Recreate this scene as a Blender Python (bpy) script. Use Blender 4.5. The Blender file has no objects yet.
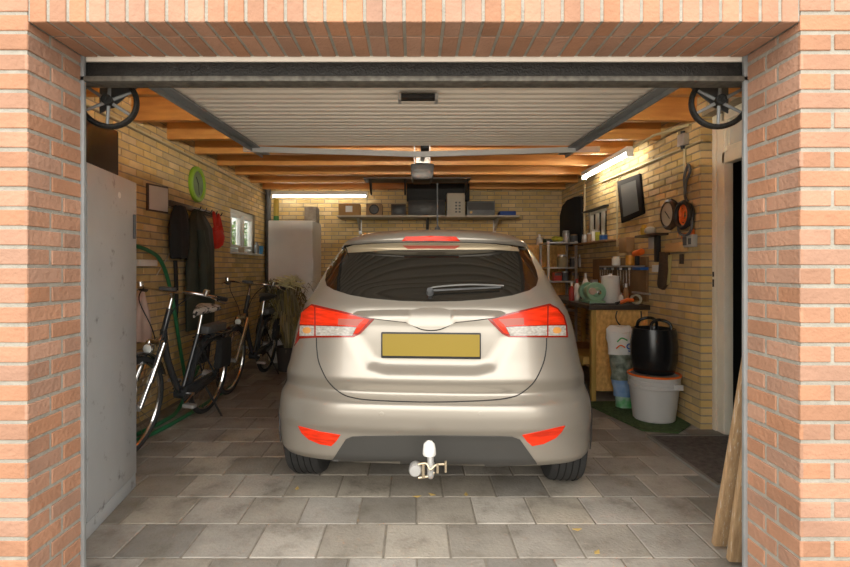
import bpy, bmesh, math, random
from mathutils import Vector, Matrix
from mathutils.bvhtree import BVHTree
from mathutils.geometry import delaunay_2d_cdt
random.seed(7)
sc = bpy.context.scene
col = sc.collection
F, CX, CY, H = 508.0, 414.0, 268.0, 1.29      # focal length in px, vanishing point, eye height

# ---------------------------------------------------------------- camera
cd = bpy.data.cameras.new('camera'); cam = bpy.data.objects.new('camera', cd); col.objects.link(cam)
cam.location = (0, 0, H); cam.rotation_euler = (math.radians(90), 0, 0)
cd.sensor_width = 36; cd.lens = F*36/850; cd.shift_x = 11/850; cd.shift_y = -15.5/850
cd.clip_start = .05; sc.camera = cam
# ---------------------------------------------------------------- world: bright overcast sky, darker band of surroundings at the horizon
w = bpy.data.worlds.new('world'); sc.world = w; w.use_nodes = True
nt = w.node_tree; nt.nodes.clear()
wo = nt.nodes.new('ShaderNodeOutputWorld'); bg = nt.nodes.new('ShaderNodeBackground')
tc = nt.nodes.new('ShaderNodeTexCoord'); sx = nt.nodes.new('ShaderNodeSeparateXYZ'); cr = nt.nodes.new('ShaderNodeValToRGB')
nt.links.new(tc.outputs['Generated'], sx.inputs[0]); nt.links.new(sx.outputs[2], cr.inputs[0])
e = cr.color_ramp.elements
e[0].position = 0.0; e[0].color = (.62, .60, .55, 1)
e[1].position = 1.0; e[1].color = (.95, .98, 1.0, 1)
for p, c in ((.05, (.75, .73, .68, 1)), (.16, (1, .98, .94, 1)), (.6, (.8, .8, .8, 1))):
    n = e.new(p); n.color = c
nt.links.new(cr.outputs[0], bg.inputs[0]); nt.links.new(bg.outputs[0], wo.inputs[0])
bg.inputs[1].default_value = .72
TUBE = 15.0                                    # radiance of the fluorescent tubes
# low hazy sun behind thin cloud, in front of the garage: very soft
sl = bpy.data.lights.new('sun', 'SUN'); sl.energy = 2.0; sl.angle = math.radians(105); sl.color = (1, .95, .86)
so = bpy.data.objects.new('sun', sl); col.objects.link(so); so.rotation_euler = (math.radians(90-29), 0, math.radians(-10))
vs = sc.view_settings
sc.display_settings.display_device = 'sRGB'
vs.view_transform = 'Standard'; vs.look = 'None'; vs.gamma = 1; vs.use_curve_mapping = False
vs.exposure = 1.3

# ---------------------------------------------------------------- helpers
def P(px, py, z): return Vector(((px-CX)*z/F, z, H+(CY-py)*z/F))
WL, WR, WB = -2.3, 2.3, 7.9
def Lw(px, py): z = F*WL/(px-CX); return P(px, py, z)
def Rw(px, py, X=WR): z = F*X/(px-CX); return P(px, py, z)

MATS = {}
def mat(name, c, rough=.6, metal=0, var=0, vscale=8, bump=0, bscale=40, c2=None, isl=0, coat=0, emit=0, stretch=None, spec=None, alpha=1, trans=0, sheen=0, dirt=None):
    if name in MATS: return MATS[name]
    m = bpy.data.materials.new(name); m.use_nodes = True; t = m.node_tree; N = t.nodes; L = t.links
    b = N['Principled BSDF']; b.inputs['Roughness'].default_value = rough; b.inputs['Metallic'].default_value = metal
    b.inputs['Base Color'].default_value = (*c, 1)
    if coat: b.inputs['Coat Weight'].default_value = coat; b.inputs['Coat Roughness'].default_value = .05
    if spec is not None: b.inputs['Specular IOR Level'].default_value = spec
    if trans: b.inputs['Transmission Weight'].default_value = trans
    if sheen: b.inputs['Sheen Weight'].default_value = sheen
    if emit: b.inputs['Emission Color'].default_value = (*c, 1); b.inputs['Emission Strength'].default_value = emit
    tx = N.new('ShaderNodeTexCoord'); vec = tx.outputs['Object']
    if stretch:
        mp = N.new('ShaderNodeMapping'); mp.inputs['Scale'].default_value = stretch; L.new(vec, mp.inputs[0]); vec = mp.outputs[0]
    src = None
    if var or c2:
        nz = N.new('ShaderNodeTexNoise'); nz.inputs['Scale'].default_value = vscale; nz.inputs['Detail'].default_value = 6; L.new(vec, nz.inputs[0])
        rp = N.new('ShaderNodeValToRGB'); L.new(nz.outputs[0], rp.inputs[0])
        a = c2 if c2 else tuple(x*(1-var) for x in c)
        rp.color_ramp.elements[0].position = .3; rp.color_ramp.elements[1].position = .7
        rp.color_ramp.elements[0].color = (*a, 1)
        rp.color_ramp.elements[1].color = (*(c if c2 else tuple(min(1, x*(1+var)) for x in c)), 1)
        src = rp.outputs[0]
    if isl:
        g = N.new('ShaderNodeNewGeometry'); hs = N.new('ShaderNodeHueSaturation')
        mr = N.new('ShaderNodeMapRange'); mr.inputs[3].default_value = 1-isl; mr.inputs[4].default_value = 1+isl
        L.new(g.outputs['Random Per Island'], mr.inputs[0]); L.new(mr.outputs[0], hs.inputs['Value'])
        m2 = N.new('ShaderNodeMath'); m2.operation = 'MULTIPLY'; m2.inputs[1].default_value = 7.31
        fr = N.new('ShaderNodeMath'); fr.operation = 'FRACT'; L.new(g.outputs['Random Per Island'], m2.inputs[0]); L.new(m2.outputs[0], fr.inputs[0])
        mh = N.new('ShaderNodeMapRange'); mh.inputs[3].default_value = 1-isl*.9; mh.inputs[4].default_value = 1+isl*.5
        L.new(fr.outputs[0], mh.inputs[0]); L.new(mh.outputs[0], hs.inputs['Saturation'])
        if src: L.new(src, hs.inputs['Color'])
        else: hs.inputs['Color'].default_value = (*c, 1)
        src = hs.outputs[0]
    if dirt:   # (colour, scale, lo, hi): blotchy stains
        n3 = N.new('ShaderNodeTexNoise'); n3.inputs['Scale'].default_value = dirt[1]; n3.inputs['Detail'].default_value = 8; n3.inputs['Roughness'].default_value = .65; L.new(vec, n3.inputs[0])
        r3 = N.new('ShaderNodeMapRange'); r3.inputs[1].default_value = dirt[2]; r3.inputs[2].default_value = dirt[3]; L.new(n3.outputs[0], r3.inputs[0])
        mx = N.new('ShaderNodeMix'); mx.data_type = 'RGBA'; L.new(r3.outputs[0], mx.inputs[0])
        if src: L.new(src, mx.inputs[6])
        else: mx.inputs[6].default_value = (*c, 1)
        mx.inputs[7].default_value = (*dirt[0], 1); src = mx.outputs[2]
    if src: L.new(src, b.inputs['Base Color'])
    if bump:
        n2 = N.new('ShaderNodeTexNoise'); n2.inputs['Scale'].default_value = bscale; n2.inputs['Detail'].default_value = 5; L.new(vec, n2.inputs[0])
        bp = N.new('ShaderNodeBump'); bp.inputs['Strength'].default_value = bump; bp.inputs['Distance'].default_value = .01
        L.new(n2.outputs[0], bp.inputs['Height']); L.new(bp.outputs[0], b.inputs['Normal'])
    MATS[name] = m; return m

class MB:
    def __init__(s): s.b = bmesh.new()
    def box(s, lo, hi, M=None):
        lo, hi = Vector(lo), Vector(hi)
        vs = [Vector((x, y, z)) for x in (lo.x, hi.x) for y in (lo.y, hi.y) for z in (lo.z, hi.z)]
        if M: vs = [M @ v for v in vs]
        v = [s.b.verts.new(p) for p in vs]
        for f in ((0,1,3,2),(4,6,7,5),(0,4,5,1),(2,3,7,6),(0,2,6,4),(1,5,7,3)): s.b.faces.new([v[i] for i in f])
        return s
    def loft(s, rings, cap=True, closed=False):
        R = [[s.b.verts.new(p) for p in r] for r in rings]; n = len(R[0])
        pr = list(zip(R, R[1:])) + ([(R[-1], R[0])] if closed else [])
        for a, c in pr:
            for i in range(n):
                j = (i+1) % n
                s.b.faces.new((a[i], a[j], c[j], c[i]))
        if cap and not closed:
            s.b.faces.new(list(reversed(R[0]))); s.b.faces.new(R[-1])
        return s
    def cyl(s, p0, p1, r0, r1=None, seg=16):
        p0, p1 = Vector(p0), Vector(p1); r1 = r0 if r1 is None else r1
        d = (p1-p0).normalized(); u = d.orthogonal().normalized(); v = d.cross(u)
        ring = lambda p, r: [p+u*math.cos(2*math.pi*i/seg)*r+v*math.sin(2*math.pi*i/seg)*r for i in range(seg)]
        return s.loft([ring(p0, r0), ring(p1, r1)])
    def tube(s, pts, r, seg=10, closed=False):
        pts = [Vector(p) for p in pts]; n = len(pts); rings = []; u = None
        for i, p in enumerate(pts):
            a = pts[i-1] if (i or closed) else pts[0]; c = pts[(i+1) % n] if (i < n-1 or closed) else pts[-1]
            d = (c-a).normalized()
            if u is None: u = d.orthogonal().normalized()
            u = (u-d*u.dot(d)); u = u.normalized() if u.length > 1e-6 else d.orthogonal().normalized(); v = d.cross(u)
            rr = r[i] if isinstance(r, (list, tuple)) else r
            rings.append([p+u*math.cos(2*math.pi*k/seg)*rr+v*math.sin(2*math.pi*k/seg)*rr for k in range(seg)])
        return s.loft(rings, closed=closed)
    def ring(s, c, ax, R, r, seg=40, rs=8, flat=1):
        c = Vector(c); ax = Vector(ax).normalized(); u = ax.orthogonal().normalized(); v = ax.cross(u); rings = []
        for i in range(seg):
            a = 2*math.pi*i/seg; d = u*math.cos(a)+v*math.sin(a)
            rings.append([c+d*(R+r*math.cos(2*math.pi*k/rs))+ax*(r*flat*math.sin(2*math.pi*k/rs)) for k in range(rs)])
        return s.loft(rings, closed=True)
    def lathe(s, c, ax, prof, seg=24):   # prof: (radius, along axis)
        c = Vector(c); ax = Vector(ax).normalized(); u = ax.orthogonal().normalized(); v = ax.cross(u)
        return s.loft([[c+ax*h+(u*math.cos(2*math.pi*i/seg)+v*math.sin(2*math.pi*i/seg))*max(r, 1e-4) for i in range(seg)] for r, h in prof])
    def prism(s, poly, d):              # poly: 3D points, extruded by vector d
        d = Vector(d); a = [s.b.verts.new(Vector(p)) for p in poly]; c = [s.b.verts.new(Vector(p)+d) for p in poly]; n = len(a)
        s.b.faces.new(a); s.b.faces.new(list(reversed(c)))
        for i in range(n): s.b.faces.new((a[i], c[i], c[(i+1) % n], a[(i+1) % n]))
        return s
    def ball(s, c, r, sc=(1, 1, 1), seg=14):
        M = Matrix.Translation(c) @ Matrix.Diagonal((*[r*k for k in sc], 1))
        bmesh.ops.create_uvsphere(s.b, u_segments=seg, v_segments=max(6, seg//2+1), radius=1, matrix=M); return s
    def build(s, name, m, parent=None, loc=None, bevel=0, smooth=True, seg=2):
        off = Vector(loc) if loc else Vector((0, 0, 0))
        p = parent
        while p is not None: off = off + p.location; p = p.parent
        bmesh.ops.recalc_face_normals(s.b, faces=s.b.faces)
        if bevel: bmesh.ops.bevel(s.b, geom=[e for e in s.b.edges if e.calc_face_angle(0) > .6], offset=bevel, segments=seg, affect='EDGES', profile=.5, clamp_overlap=True)
        bmesh.ops.translate(s.b, verts=s.b.verts, vec=-off)
        me = bpy.data.meshes.new(name); s.b.to_mesh(me); s.b.free()
        if smooth:
            me.polygons.foreach_set('use_smooth', [True]*len(me.polygons)); me.set_sharp_from_angle(angle=math.radians(38))
        o = bpy.data.objects.new(name, me); col.objects.link(o)
        if m: me.materials.append(m)
        if parent: o.parent = parent
        if loc: o.location = loc
        return o
def tag(o, label=None, cat=None, group=None, kind=None):
    for k, v in (('label', label), ('category', cat), ('group', group), ('kind', kind)):
        if v: o[k] = v
    return o
def thing(name, label, cat, loc=(0, 0, 0), group=None, kind=None):
    o = bpy.data.objects.new(name, None); o.empty_display_size = .1; o.location = loc; col.objects.link(o)
    return tag(o, label, cat, group, kind)
def copy_tree(o, parent=None):
    c = o.copy(); col.objects.link(c)
    if parent: c.parent = parent
    for ch in list(o.children):
        copy_tree(ch, c)
    return c
def struct(name, mb, m, smooth=False): return tag(mb.build(name, m, smooth=smooth), kind='structure')
def spline(pts, n=8, closed=False):
    pts = [Vector(p) for p in pts]; out = []; N = len(pts)
    for i in range(N if closed else N-1):
        g = (lambda k: pts[k % N]) if closed else (lambda k: pts[max(0, min(N-1, k))])
        a, b, c, d = g(i-1), g(i), g(i+1), g(i+2)
        for k in range(n):
            t = k/n; out.append(.5*((2*b)+(c-a)*t+(2*a-5*b+4*c-d)*t*t+(-a+3*b-3*c+d)*t**3))
    if not closed: out.append(pts[-1])
    return out

# ---------------------------------------------------------------- materials
M_red = mat('salmon_brick', (.42, .22, .135), .85, var=.12, vscale=5, bump=.5, bscale=60, isl=.13)
M_yel = mat('yellow_brick', (.62, .45, .20), .85, var=.13, vscale=6, bump=.5, bscale=50, isl=.15)
M_mor = mat('mortar', (.36, .335, .285), .95, var=.12, vscale=20, bump=.5, bscale=90)
M_mori = mat('dark_mortar', (.33, .28, .20), .95, var=.12, vscale=20)
M_tile = mat('concrete_paver', (.36, .325, .275), .8, var=.15, vscale=9, bump=.5, bscale=60, isl=.30, dirt=((.16, .14, .11), 4.5, .47, .72))
M_gap = mat('paver_joint', (.24, .21, .17), .95, var=.2, vscale=30)
M_pine = mat('varnished_pine', (.88, .42, .075), .45, c2=(.68, .27, .035), vscale=3, stretch=(1, 9, 9), isl=.1, bump=.1, bscale=20)
M_pineb = mat('pine_boards', (.85, .38, .06), .5, c2=(.65, .25, .03), vscale=3, stretch=(9, 1, 9), isl=.12)
M_blk = mat('black_plastic', (.02, .02, .021), .45, var=.2, vscale=20)
M_steelblk = mat('black_steel', (.018, .017, .015), .55, metal=.2, var=.4, vscale=60, bump=.5, bscale=120)
M_grey = mat('grey_steel', (.32, .335, .34), .5, metal=.3, var=.1, vscale=12)
M_dgrey = mat('dark_grey_steel', (.12, .125, .13), .5, metal=.3, var=.15, vscale=12)
M_gal = mat('galvanised_steel', (.55, .55, .54), .4, metal=.6, var=.1, vscale=20)
M_panel = mat('cream_door_sheet', (.93, .85, .74), .45, var=.04, vscale=3)
M_lock = mat('locker_grey_paint', (.50, .52, .53), .5, metal=.1, var=.05, vscale=4, dirt=((.22, .22, .22), 9, .60, .70))
M_white = mat('white_paint', (.82, .82, .79), .45, var=.03, vscale=5)
M_frame = mat('cream_frame_paint', (.78, .74, .62), .5, var=.05, vscale=7)
M_chrome = mat('chrome', (.8, .8, .8), .15, metal=1)
M_bike = mat('bicycle_black_paint', (.035, .038, .042), .25, coat=.6)
M_rub = mat('tyre_rubber', (.03, .03, .03), .75, bump=.2, bscale=90)
M_card = mat('cardboard', (.42, .25, .10), .85, var=.1, vscale=9)
M_osb = mat('chipboard_panel', (.95, .60, .20), .65, c2=(.62, .32, .085), vscale=34, bump=.3, bscale=40, stretch=(1, 1, .6))
M_wood = mat('raw_wood', (.42, .27, .14), .75, c2=(.27, .16, .08), vscale=4, stretch=(12, 12, 1), bump=.3, bscale=30)
M_woodl = mat('weathered_plank', (.55, .37, .20), .8, c2=(.36, .22, .11), vscale=5, stretch=(14, 14, 1), bump=.5, bscale=30, dirt=((.62, .55, .45), 9, .58, .66))
M_dwood = mat('dark_wood', (.07, .04, .022), .5, var=.3, vscale=9, stretch=(1, 1, 8))
M_glass = mat('dark_glass', (.02, .022, .02), .05, spec=.6)

# ---------------------------------------------------------------- brickwork
def bricks(mb, O, U, N, ulen, h0, h1, joint, course=.0625, base=0.0448, length=.21, gap=.0125, proud=.006, holes=(), deep=.02):
    """bricks on the plane through O, running along U, facing N.  joint(k) gives the first joint position of course k."""
    U, N = Vector(U), Vector(N); k = math.floor((h0-base)/course)
    while base+k*course < h1-1e-4:
        za, zb = max(h0, base+k*course+gap/2), min(h1, base+(k+1)*course-gap/2)
        ks = joint(k)
        for a, b in ks:
            segs = [(max(0, a+gap/2 if a > 0 else 0), min(ulen, b-gap/2 if b < ulen else ulen))]
            for (ua, ub, ha, hb) in holes:
                if zb > ha and za < hb:
                    ns = []
                    for (p, q) in segs:
                        if q <= ua or p >= ub: ns.append((p, q)); continue
                        if p < ua: ns.append((p, ua))
                        if q > ub: ns.append((ub, q))
                    segs = ns
            for (p, q) in segs:
                if q-p < .012 or zb-za < .008: continue
                jx = random.uniform(-.0012, .0012); A = O+U*p; B = O+U*q
                out = N*(proud+random.uniform(-.0012, .0012)); inn = -N*deep
                c = [A+inn, B+inn, B+out, A+out]
                mb.loft([[v+Vector((0, 0, za+jx)) for v in c], [v+Vector((0, 0, zb+jx)) for v in c]])
        k += 1
def running(ulen, off=0., L=.22):
    def f(k):
        a = -L + (off + (L/2 if k % 2 else 0)) % L; r = []
        while a < ulen: r.append((a, a+L)); a += L
        return r
    return f
HB = 0.6698-.0625*10                      # bed-joint height of course 0
X0, Z0, Z1 = 1.2376, 1.627, 1.897          # half opening, outer face, inner edge of the reveal
STOP = 2.078                               # soffit height
def pier(side):
    name = 'wall_front_right' if side > 0 else 'wall_front_left'
    core = MB(); sd = side
    xa, xb = sorted((sd*(X0+.004), sd*2.6))
    core.box((xa, Z0+.004, 0), (xb, Z1, STOP+.7))
    struct(name, core, M_mor)
    mb = MB()
    fl = 1.35
    def fr(k):
        k += 0
        off = .105 if k % 2 else .215
        r = [(0, off)]; a = off
        while a < fl: r.append((a, a+.22)); a += .22
        return r
    def top(k):  # above the soffit the soldiers take over beside the corner
        return fr(k)
    # front face runs outward from the corner
    bricks(mb, Vector((sd*X0, Z0, 0)), (sd, 0, 0), (0, -1, 0), fl, 0, STOP+.66, top, base=HB, deep=.012, proud=.0)
    def rv(k):
        return [(0, .163), (.163, .27)] if k % 2 else [(0, .105), (.105, .27)]
    bricks(mb, Vector((sd*X0, Z0+.0005, 0)), (0, 1, 0), (-sd, 0, 0), .27, 0, STOP, rv, base=HB, deep=.012, proud=.0)
    o = mb.build(name+'_bricks', M_red, bevel=.0022, smooth=False, seg=1)
    o.name = 'brickwork'; o.parent = bpy.data.objects[name]
for s_ in (1, -1): pier(s_)
# lintel: soldiers on the face, header rows on the soffit
core = MB().box((-X0+.0, Z0+.004, STOP+.004), (X0, Z1, STOP+.7)); lint = struct('wall_front_top', core, M_mor)
mb = MB(); NS = 39; pw = 2*X0/NS; g = .0055
for i in range(NS):
    xa, xb = -X0+i*pw+g, -X0+(i+1)*pw-g
    mb.box((xa, Z0, STOP), (xb, Z0+.10, STOP+.21))
    mb.box((xa, Z0, STOP+.221), (xb, Z0+.08, STOP+.431))
    j = .0 if i % 2 else .0
    mb.box((xa, Z0+.110+j, STOP+random.uniform(-.001, .001)), (xb, Z1-.002, STOP+.05))
o = mb.build('brickwork', M_red, bevel=.0022, smooth=False, seg=1); o.parent = lint

# ---------------------------------------------------------------- interior walls
def wall_side(side, holes, name, y0=1.95):
    X = WR if side > 0 else WL; L = WB-y0
    mb = MB()
    bricks(mb, Vector((X, y0, 0)), (0, 1, 0), (-side, 0, 0), L, 0, 2.72, running(L, .05), base=HB, proud=.006, deep=.012, holes=holes)
    core = MB(); hs = sorted(holes)
    t0, t1 = (X, X+.1) if side > 0 else (X-.1, X)
    u = 0
    for (a, b, c, d) in hs:
        if a > u: core.box((t0, y0+u, 0), (t1, y0+a, 2.75))
        if c > 0: core.box((t0, y0+a, 0), (t1, y0+b, c))
        if d < 2.75: core.box((t0, y0+a, d), (t1, y0+b, 2.75))
        u = b
    core.box((t0, y0+u, 0), (t1, WB+.1, 2.75))
    o = struct(name, core, M_mori)
    b = mb.build('brickwork', M_yel, smooth=False); b.parent = o
    return o
YW0, YW1, ZW0, ZW1 = 6.35, 7.33, 1.49, 2.05           # left window
YD0, YD1, ZD = 2.72, 4.07, 2.50                        # right door opening
wall_side(-1, [(YW0-1.95, YW1-1.95, ZW0, ZW1)], 'wall_left')
wall_side(1, [(YD0-1.95, YD1-1.95, 0, ZD), (6.05-1.95, 6.70-1.95, 1.62, 2.02)], 'wall_right')
core = MB().box((WL-.1, WB, 0), (WR+.1, WB+.1, 2.75)); wb = struct('wall_back', core, M_mori)
mb = MB(); bricks(mb, Vector((WL, WB, 0)), (1, 0, 0), (0, -1, 0), WR-WL, 0, 2.72, running(WR-WL, .03), base=HB, deep=.012)
o = mb.build('brickwork', M_yel, smooth=False); o.parent = wb
# inside of the front wall, left and right of the opening
for sd in (-1, 1):
    a, b = sorted((sd*(X0+.06), sd*2.42))
    struct('wall_inner_'+('right' if sd > 0 else 'left'), MB().box((a, Z1+.001, 0), (b, 1.95, 2.75)), M_mori)
struct('wall_inner_top', MB().box((-X0-.06, Z1+.03, 2.2), (X0+.06, 1.95, 2.75)), M_mori)

for nm_, yy_, nn_ in (('wall_right', YD1, -1),):
    mb = MB(); bricks(mb, Vector((WR-.006, yy_, 0)), (1, 0, 0), (0, nn_, 0), .104, 0, 2.72, lambda k: [(0, .104)], base=HB, proud=.006, deep=.012)
    o = mb.build('brickwork', M_yel, smooth=False); o.parent = bpy.data.objects[nm_]
# reveal of the window and its frame
wn = thing('window_1', 'small white window high in the left wall', None, (WL-.02, YW0, ZW0), kind='structure'); 
mb = MB()
x0, x1 = WL-.085, WL-.03
for (a, b, c, d) in ((YW0, YW1, ZW0, ZW0+.05), (YW0, YW1, ZW1-.05, ZW1), (YW0, YW0+.05, ZW0+.05, ZW1-.05), (YW1-.05, YW1, ZW0+.05, ZW1-.05), (YW0+.46, YW0+.52, ZW0+.05, ZW1-.05)):
    mb.box((x0, a, c), (x1, b, d))
mb.build('window_frame', M_white, wn, bevel=.004)
mb = MB()
for (a, b) in ((YW0+.06, YW0+.45), (YW0+.53, YW1-.06)):
    for (p, q, r, s) in ((a, b, ZW0+.06, ZW0+.10), (a, b, ZW1-.10, ZW1-.06), (a, a+.04, ZW0+.10, ZW1-.10), (b-.04, b, ZW0+.10, ZW1-.10)):
        mb.box((x0+.01, p, r), (x1+.018, q, s))
mb.build('sash', M_white, wn, bevel=.003)
gm = mat('clear_glass', (.9, .95, .92), .02, trans=1)
MB().box((WL-.06, YW0+.09, ZW0+.09), (WL-.056, YW1-.09, ZW1-.09)).build('pane', gm, wn)
MB().box((WL-.03, YW0-.0, ZW0-.02), (WL+.09, YW1+.17, ZW0-.0)).build('window_sill', M_white, wn, bevel=.003)
# shrub outside that window
def leaves(mb, c, R, n, ln, wd, droop=.3, up=.2):
    c = Vector(c)
    for _ in range(n):
        d = Vector((random.gauss(0, 1), random.gauss(0, 1), random.gauss(0, 1)))
        d.normalize(); p = c+Vector((d.x*R[0], d.y*R[1], d.z*R[2]))*random.uniform(.35, 1)
        t = (d+Vector((random.uniform(-.8, .8), random.uniform(-.8, .8), random.uniform(-.5, .5)+up))).normalized()
        sd = t.orthogonal().normalized(); sd.rotate(Matrix.Rotation(random.uniform(0, 6.28), 3, t)); l = ln*random.uniform(.6, 1.3)
        m = p+t*l*.5; e_ = p+t*l-Vector((0, 0, droop*l))
        v = [mb.b.verts.new(q) for q in (p, m+sd*wd, e_, m-sd*wd)]
        mb.b.faces.new(v[:3]); mb.b.faces.new((v[0], v[2], v[3]))
sh = thing('garden_shrub', 'green leafy shrub outside, seen through the small left window', 'shrub', (-2.98, 8.75, 0))
mb = MB(); leaves(mb, (-2.98, 8.75, 1.45), (.38, .8, .62), 2400, .08, .028); mb.build('foliage', mat('shrub_green', (.16, .30, .06), .6, isl=.4), sh)
MB().cyl((-2.98, 8.75, 0), (-2.98, 8.75, 1.2), .04, .02).build('stem', M_wood, sh)

# right wall: small barred window niche
wn2 = thing('window_2', 'small window with pale uprights above the workbench', None, (WR+.02, 6.05, 1.62), kind='structure')
mb = MB()
for (a, b, c, d) in ((6.05, 6.70, 1.62, 1.65), (6.05, 6.70, 1.99, 2.02), (6.05, 6.09, 1.65, 1.99), (6.66, 6.70, 1.65, 1.99), (6.26, 6.30, 1.65, 1.99), (6.46, 6.50, 1.65, 1.99)): mb.box((WR+.02, a, c), (WR+.06, b, d))
mb.build('window_frame', M_frame, wn2, bevel=.003)
MB().box((WR+.065, 6.05, 1.62), (WR+.08, 6.7, 2.02)).build('pane', M_glass, wn2)
MB().box((WR-.06, 5.98, 2.02), (WR+.0, 6.78, 2.035)).build('lintel_strip', M_blk, wn2)

# ---------------------------------------------------------------- ceiling: boards and pine beams
cb = MB(); x = -2.4
y = 1.95
while y < 8.0:
    cb.box((-2.4, y+.002, 2.695), (2.4, y+.135, 2.72)); y += .137
struct('ceiling', cb, M_pineb)
by = [2.30, 2.90, 3.50, 4.12, 4.72, 5.32, 5.92, 6.52, 7.12, 7.70]
for i, y in enumerate(by):
    b = MB().box((-2.38, y, 2.49), (2.38, y+.07, 2.694)).build('trim_%d' % (i+1), M_pine, bevel=.004)
    tag(b, kind='structure')
struct('roof_slab', MB().box((-2.6, 1.62, 2.76), (2.6, 8.1, 2.9)), M_dgrey).name = 'ceiling_slab'
# ---------------------------------------------------------------- floor: concrete pavers
fl = struct('floor', MB().box((-6, -5, -.06), (6, 9, -.006)), M_gap)
mb = MB(); T = .302; k = -26
while 2.565+k*T < 8.0:
    ya = 2.565+k*T; off = .165+(T/2 if k % 2 == 0 else 0) - 20*T
    for i in range(40):
        xa = off+i*T
        if xa < -5.2 or xa > 5.2 or (ya > 1.6 and (xa < -2.75 or xa > 2.5)): continue
        dz = random.uniform(-.0025, .0)
        mb.box((xa+.004, ya+.004, -.03), (xa+T-.004, ya+T-.004, dz))
    k += 1
o = mb.build('paving', M_tile, bevel=.004, smooth=False, seg=1); o.parent = fl

# dark hallway behind the right door and the door frame
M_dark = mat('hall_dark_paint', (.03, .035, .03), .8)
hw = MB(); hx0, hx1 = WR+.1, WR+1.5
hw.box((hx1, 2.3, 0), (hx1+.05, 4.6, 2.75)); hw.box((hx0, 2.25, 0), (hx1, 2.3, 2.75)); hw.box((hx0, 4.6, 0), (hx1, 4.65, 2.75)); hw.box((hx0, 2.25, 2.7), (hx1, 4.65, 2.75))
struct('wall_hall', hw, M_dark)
d2 = thing('door_2', 'cream door frame with transom window in the right wall', None, (WR+.1, YD1, 0), kind='structure')
fx0, fx1 = WR+.10, WR+.17
mb = MB()
mb.box((fx0, YD1-.14, 0), (fx1, YD1, ZD)); mb.box((fx0-.014, YD1-.05, 0), (fx0, YD1, ZD)); mb.box((fx0, YD0, 0), (fx1, YD0+.1, ZD)); mb.box((fx0, YD0+.1, 2.10), (fx1, YD1-.11, 2.19)); mb.box((fx0, YD0+.1, ZD-.07), (fx1, YD1-.11, ZD))
mb.box((fx0+.01, YD1-.16, 2.19), (fx1-.01, YD1-.11, ZD-.07)); mb.box((fx0+.01, YD0+.1, 2.19), (fx1-.01, YD1-.16, 2.23))
mb.build('door_frame', M_frame, d2, bevel=.004)
MB().box((fx0+.03, YD0+.1, 2.23), (fx0+.036, YD1-.16, ZD-.07)).build('transom_pane', mat('sky_glass', (.55, .58, .55), .08, spec=.8), d2)
MB().box((fx0-.017, YD1-.032, 1.14), (fx0-.0145, YD1-.012, 1.20)).box((fx0-.017, YD1-.032, 1.22), (fx0-.0145, YD1-.012, 1.26)).build('strike_plate', M_blk, d2)
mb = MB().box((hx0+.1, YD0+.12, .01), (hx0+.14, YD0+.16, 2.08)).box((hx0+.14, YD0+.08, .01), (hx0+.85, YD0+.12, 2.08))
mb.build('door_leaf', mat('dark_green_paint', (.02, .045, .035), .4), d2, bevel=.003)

# ---------------------------------------------------------------- up-and-over garage door
gd = thing('door_1', 'cream ribbed up-and-over garage door, open under the ceiling', None, (0, 1.93, 0), kind='structure')
mb = MB()
mb.box((-X0-.02, 1.905, 1.995), (X0+.02, 1.955, 2.062))
mb.build('header_bar', M_steelblk, gd, bevel=.003)
MB().box((-X0-.02, 1.885, 1.984), (X0+.02, 1.96, 2.004)).build('header_lip', mat('worn_steel', (.13, .12, .10), .55, metal=.3, var=.4, vscale=40), gd, bevel=.003)
mb = MB()
for sd in (-1, 1):
    a, b = sorted((sd*(X0+.004), sd*(X0-.012))); mb.box((a, 1.885, 0), (b, 1.90, 2.09))
    a, b = sorted((sd*(X0+.058), sd*(X0+.036))); mb.box((a, 1.952, 0), (b, 1.975, 2.10))
mb.build('jamb_frame', M_grey, gd, bevel=.002)
# ribbed sheet
mb = MB(); yA, yB, hA, hB = 1.90, 3.66, 2.112, 2.172; hw_ = 1.165
n = 23*8; prev = None; pr = []
for i in range(n+1):
    t = i/n; ph = (t*23) % 1
    d = 0 if ph < .6 else -.016*math.sin((ph-.6)/.4*math.pi)
    pr.append((yA+(yB-yA)*t, hA+(hB-hA)*t-d))
lo = [(mb.b.verts.new((-hw_, y, z)), mb.b.verts.new((hw_, y, z))) for y, z in pr]
hi = [(mb.b.verts.new((-hw_, y, z+.012)), mb.b.verts.new((hw_, y, z+.012))) for y, z in pr]
for L_ in (lo, hi):
    for a, b in zip(L_, L_[1:]): mb.b.faces.new((a[0], a[1], b[1], b[0]))
pn = mb.build('ribbed_panel', M_panel, gd)
MB().box((-X0-.01, 1.902, 2.063), (X0+.01, 1.94, 2.10)).build('panel_edge', M_panel, gd)
for sd in (-1, 1):
    mb = MB(); a, b = sorted((sd*hw_, sd*(hw_+.012)))
    for (p, q, z0_, z1_) in ((a, b, -.035, .03), (min(sd*(hw_-.055), sd*hw_), max(sd*(hw_-.055), sd*hw_), -.014, -.004)):
        rings = [[Vector((p, y, h+z0_)), Vector((q, y, h+z0_)), Vector((q, y, h+z1_)), Vector((p, y, h+z1_))] for y, h in ((1.96, hA), (3.92, hB+.005))]
        mb.loft(rings)
    mb.build('side_rail', M_grey, gd, bevel=.001)
mb = MB()
zs = 3.66; pL, pC, pR = P(243, 148.5, zs), P(420, 154, zs), P(600, 148.5, zs)
for a, b in ((pL, pC), (pC, pR)):
    mb.prism([a+Vector((0, 0, -.02)), b+Vector((0, 0, -.02)), b+Vector((0, 0, .018)), a+Vector((0, 0, .018))], (0, .02, 0))
mb.build('tension_bar', mat('bright_zinc', (.80, .80, .78), .4, metal=.2), gd)
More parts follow.
